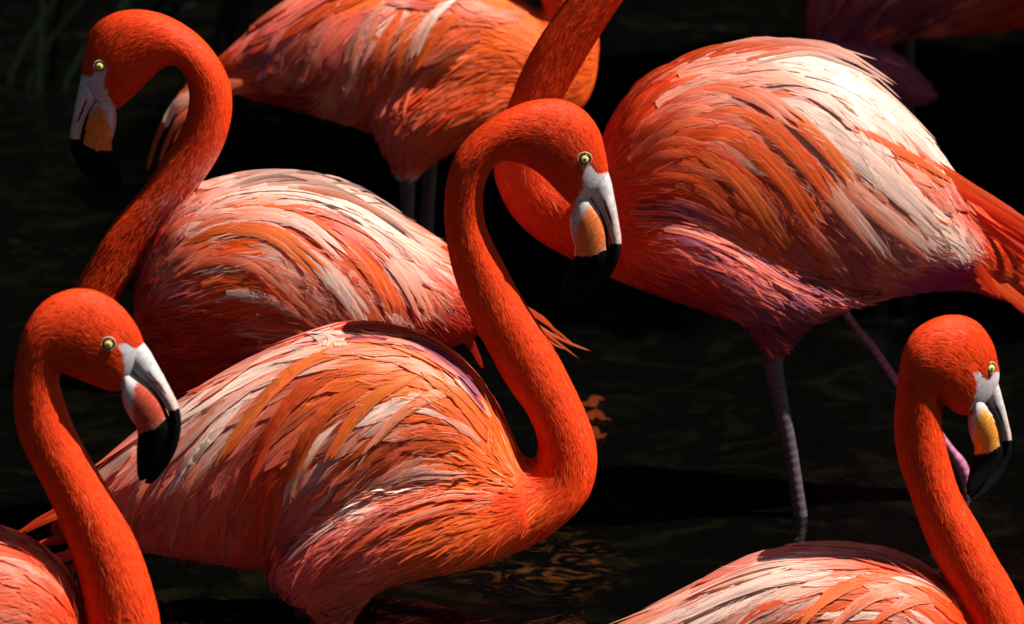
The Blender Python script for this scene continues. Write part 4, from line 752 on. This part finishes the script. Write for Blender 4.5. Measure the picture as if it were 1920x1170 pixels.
# ------------------------------------------------------------ water
def on_water(px, py):
    r_ = ray(px, py); return CAM+r_*(-CAM_Z/r_[2])
def water():
    m, N, L, P = nodes('dark_pond_water')
    tc = N.new('ShaderNodeTexCoord'); mp = N.new('ShaderNodeMapping'); mp.inputs['Scale'].default_value = (1, 1, 1); L.new(tc.outputs['Object'], mp.inputs[0])
    n1 = N.new('ShaderNodeTexNoise'); n1.inputs['Scale'].default_value = 3.2; n1.inputs['Detail'].default_value = 5; n1.inputs['Distortion'].default_value = 1.2; L.new(mp.outputs[0], n1.inputs[0])
    n2 = N.new('ShaderNodeTexNoise'); n2.inputs['Scale'].default_value = 14; n2.inputs['Detail'].default_value = 4; n2.inputs['Distortion'].default_value = .8; L.new(mp.outputs[0], n2.inputs[0])
    ad = N.new('ShaderNodeMath'); ad.operation = 'MULTIPLY_ADD'; ad.inputs[1].default_value = .22; L.new(n2.outputs[0], ad.inputs[0]); L.new(n1.outputs[0], ad.inputs[2])
    bp = N.new('ShaderNodeBump'); bp.inputs['Strength'].default_value = 1; bp.inputs['Distance'].default_value = .011; L.new(ad.outputs[0], bp.inputs['Height']); L.new(bp.outputs[0], P.inputs['Normal'])
    n3 = N.new('ShaderNodeTexNoise'); n3.inputs['Scale'].default_value = 7; n3.inputs['Detail'].default_value = 6; n3.inputs['Distortion'].default_value = 2; L.new(mp.outputs[0], n3.inputs[0])
    cr = N.new('ShaderNodeValToRGB'); e = cr.color_ramp.elements; e[0].position = .52; e[0].color = (.0010, .0010, .0009, 1); e[1].position = .78; e[1].color = (.0045, .0040, .0016, 1)
    L.new(n3.outputs[0], cr.inputs[0])
    pc = on_water(1010, 1062); vd = N.new('ShaderNodeVectorMath'); vd.operation = 'SUBTRACT'; vd.inputs[1].default_value = tuple(pc); L.new(tc.outputs['Object'], vd.inputs[0])  # amber rippled reflection painted into the water's base colour
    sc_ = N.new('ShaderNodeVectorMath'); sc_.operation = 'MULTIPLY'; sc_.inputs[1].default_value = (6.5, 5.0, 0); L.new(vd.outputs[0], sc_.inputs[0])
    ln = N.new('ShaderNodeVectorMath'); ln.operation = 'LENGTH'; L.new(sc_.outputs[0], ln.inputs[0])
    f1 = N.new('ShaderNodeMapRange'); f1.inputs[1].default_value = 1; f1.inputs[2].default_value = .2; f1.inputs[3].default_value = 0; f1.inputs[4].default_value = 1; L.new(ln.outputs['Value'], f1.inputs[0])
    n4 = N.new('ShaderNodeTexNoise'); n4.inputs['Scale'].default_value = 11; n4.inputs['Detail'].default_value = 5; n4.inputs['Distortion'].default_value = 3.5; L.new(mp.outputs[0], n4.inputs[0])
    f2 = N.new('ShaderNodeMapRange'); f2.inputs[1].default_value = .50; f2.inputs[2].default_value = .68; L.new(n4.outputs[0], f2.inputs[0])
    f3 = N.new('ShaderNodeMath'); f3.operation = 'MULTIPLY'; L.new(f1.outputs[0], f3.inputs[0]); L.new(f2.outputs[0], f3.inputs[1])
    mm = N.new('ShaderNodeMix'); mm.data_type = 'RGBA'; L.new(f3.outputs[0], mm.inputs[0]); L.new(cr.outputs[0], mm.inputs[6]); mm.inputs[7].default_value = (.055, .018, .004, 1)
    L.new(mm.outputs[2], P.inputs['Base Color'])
    P.inputs['Roughness'].default_value = .06; P.inputs['IOR'].default_value = 1.33
    bm = bmesh.new(); bmesh.ops.create_grid(bm, x_segments=2, y_segments=2, size=60)
    me = bpy.data.meshes.new('water'); bm.to_mesh(me); bm.free()
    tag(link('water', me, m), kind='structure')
    return m
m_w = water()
def ripple(px, py, r0, n_r, amp):
    c = on_water(px, py); nr, na = 110, 128; rr = np.linspace(.004, r0, nr); an = np.linspace(0, 2*math.pi, na, endpoint=False)
    R_, A_ = np.meshgrid(rr, an, indexing='ij'); f = (1-R_/r0)**1.5*np.clip((r0-R_)/.02, 0, 1); z = -.0012+.0030*np.clip((r0-R_)/(.3*r0), 0, 1)+amp*np.sin(R_*n_r*(1-.25*R_/r0)+.9*np.sin(A_*3+R_*9)+.7*np.sin(A_*7))*f*(.6+.4*np.sin(A_*5+R_*20))
    V = np.stack([c[0]+R_*np.cos(A_), c[1]+R_*np.sin(A_), z], -1).reshape(-1, 3)
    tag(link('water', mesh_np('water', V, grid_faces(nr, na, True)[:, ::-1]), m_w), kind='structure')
ripple(1496, 938, .16, 200, .0007); ripple(1806, 968, .12, 220, .0006); ripple(640, 1196, .52, 120, .0011)
# ------------------------------------------------------------ far bank: dark undergrowth that the pond mirrors, and an unseen tree added to shade the corner
def leaf_cloud(name, centers, n, size, mat, squash=(1, 1, 1), **k):
    V = []; cs = np.array(centers, float)
    pick = rng.integers(0, len(cs), n); d = rng.normal(0, 1, (n, 3)); d /= np.linalg.norm(d, axis=1)[:, None]; r = rng.random(n)**.4
    P = cs[pick, :3]+d*(r*cs[pick, 3])[:, None]*np.array(squash)
    a = rng.normal(0, 1, (n, 3)); a /= np.linalg.norm(a, axis=1)[:, None]; b = np.cross(a, rng.normal(0, 1, (n, 3))); b /= np.linalg.norm(b, axis=1)[:, None]
    s = size*rng.uniform(.6, 1.4, n)[:, None]
    V = np.stack([P-a*s, P+b*s*.4, P+a*s, P-b*s*.4], 1).reshape(-1, 3); Fq = np.arange(n*4).reshape(-1, 4)
    return tag(link(name, mesh_np(name, V, Fq, smooth=False), mat), **k)
def leaf_mat(name, c1, c2):
    m, N, L, P = nodes(name); g = N.new('ShaderNodeNewGeometry'); cr = N.new('ShaderNodeValToRGB')
    cr.color_ramp.elements[0].color = (*c1, 1); cr.color_ramp.elements[1].color = (*c2, 1); L.new(g.outputs['Random Per Island'], cr.inputs[0]); L.new(cr.outputs[0], P.inputs['Base Color'])
    P.inputs['Roughness'].default_value = .8; P.inputs['Specular IOR Level'].default_value = .04; return m
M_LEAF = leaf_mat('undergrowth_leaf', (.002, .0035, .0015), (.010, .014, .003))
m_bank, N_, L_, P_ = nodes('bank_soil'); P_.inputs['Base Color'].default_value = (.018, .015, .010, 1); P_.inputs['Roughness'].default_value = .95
bm = bmesh.new(); pr = [(13, -.4), (13.6, .15), (15, .6), (17.5, 2.5), (20, 7), (23, 13), (30, 19), (60, 24)]; xsn = 41
vv = [[bm.verts.new((-40+80*i/(xsn-1), y+.4*math.sin(i*1.3), z+.08*math.sin(i*2.1+y))) for i in range(xsn)] for y, z in pr]
for j in range(len(pr)-1):
    for i in range(xsn-1): bm.faces.new((vv[j][i], vv[j][i+1], vv[j+1][i+1], vv[j+1][i]))
me = bpy.data.meshes.new('bank'); bm.to_mesh(me); bm.free(); tag(link('bank', me, m_bank), kind='structure')
cs = [(rng.uniform(-12, 12), rng.uniform(14, 18), rng.uniform(.3, 13), rng.uniform(1.0, 1.8)) for _ in range(330)]
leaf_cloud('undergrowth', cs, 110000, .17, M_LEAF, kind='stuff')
ring = []  # unseen woods added around the pond to cut the sky fill
for _ in range(420):
    side = rng.integers(0, 3)
    if side == 0: c_ = (rng.uniform(-11, 11), rng.uniform(-8, -5), rng.uniform(.5, 13))
    elif side == 1: c_ = (rng.uniform(-12, -9), rng.uniform(-7, 15), rng.uniform(.5, 13))
    else: c_ = (rng.uniform(10, 13), rng.uniform(-7, 15), rng.uniform(.5, 8.5))
    ring.append((*c_, rng.uniform(1.0, 1.8)))
leaf_cloud('sky_blocking_woods', ring, 90000, .20, M_LEAF, kind='stuff')
def shade_tree():
    root = bpy.data.objects.new('unseen_shade_tree', None); C.objects.link(root); root.location = (4.6, 10.4, 0)
    tag(root, label='unseen leafy tree added at the right to shade the top right bird', category='tree')
    gp = at(1750, 20, 9.35); c0 = np.array(gp)+np.array(sdir)*4.2  # unseen crown added on the sun line to shade the corner bird
    s_pts = [np.array([4.6, 10.4, -.3]), np.array([4.5, 10.2, 2.2]), np.array([3.9, 9.6, 3.8]), c0+np.array([.3, .6, .1])]
    V = []; nn = 10
    for i, p in enumerate(s_pts):
        r = [.20, .15, .10, .04][i]
        for j in range(nn): V.append(p+np.array([math.cos(j*2*math.pi/nn)*r, math.sin(j*2*math.pi/nn)*r, 0]))
    me = mesh_np('trunk', np.array(V)-np.array(root.location), grid_faces(4, nn, True)); link('trunk', me, plain('bark', (.05, .04, .03), .9), root)
    cc = [(*(c0+np.array([rng.uniform(-.75, 1.0), rng.uniform(-.1, 1.3), rng.uniform(-.35, .45)])), .42) for _ in range(40)]
    o = leaf_cloud('shade_crown', cc, 16000, .08, M_LEAF, (1, 1, .7)); o.parent = root; o.data.transform(__import__('mathutils').Matrix.Translation(-root.location))
shade_tree()
for b in BIRDS: build_bird(b)
M_REED = leaf_mat('reed_blade', (.0015, .004, .0012), (.005, .010, .003))
def reeds(x0, y0, n, label, lean):
    root = bpy.data.objects.new('reed_clump', None); C.objects.link(root); root.location = (x0, y0, 0); tag(root, label=label, category='reeds', group='reed clumps at the back of the pond')
    for i in range(n):
        bx, by = rng.normal(0, .10), rng.normal(0, .06); h = rng.uniform(.35, .8); a = rng.normal(lean, .35); k = 7; t = np.linspace(0, 1, k)
        P = np.stack([bx+a*h*t**1.6, by+.1*rng.normal()*t, -.05+h*t*(1-.25*t*abs(a))], -1); w = .006*(1-t**2)+.0005
        V = np.stack([P-[1, 0, 0]*w[:, None], P+np.array([0, .002, 0])*w[:, None], P+[1, 0, 0]*w[:, None]], 1).reshape(-1, 3)
        link('reed_blade', mesh_np('reed_blade', V, grid_faces(k, 3)), M_REED, root)
q = lambda px, py: (float(at(px, py, 10.6)[0]))
reeds(q(90, 0), 10.7, 16, 'thin dark reeds left of the hooked neck, at the left edge of the pond', .55)
reeds(q(330, 0), 11.0, 14, 'thin dark reeds behind the top centre bird\'s tail', .5)
for i, (px, py, w, lab) in enumerate([(1112, 757, 22, 'orange rippled reflection shaped as a strip right of the central neck, topmost of three'), (1114, 787, 30, 'orange rippled reflection shaped as a strip right of the central neck, middle of three'), (1112, 816, 26, 'orange rippled reflection shaped as a strip right of the central neck, lowest of three')]):  # added strips that stand in for a rippled orange reflection
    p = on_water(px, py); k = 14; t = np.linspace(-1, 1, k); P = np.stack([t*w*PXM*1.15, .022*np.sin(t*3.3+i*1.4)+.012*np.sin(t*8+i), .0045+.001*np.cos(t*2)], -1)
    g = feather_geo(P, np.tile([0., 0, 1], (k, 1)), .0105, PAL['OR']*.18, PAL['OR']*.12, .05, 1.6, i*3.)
    o = link('reflection_strip', mesh_np('reflection_strip', *g), M_FEATHER); o.location = Vector(p); tag(o, label=lab, category='feather', group='orange reflections shaped as strips on the water')  # stand-in for the orange reflection, no real feather
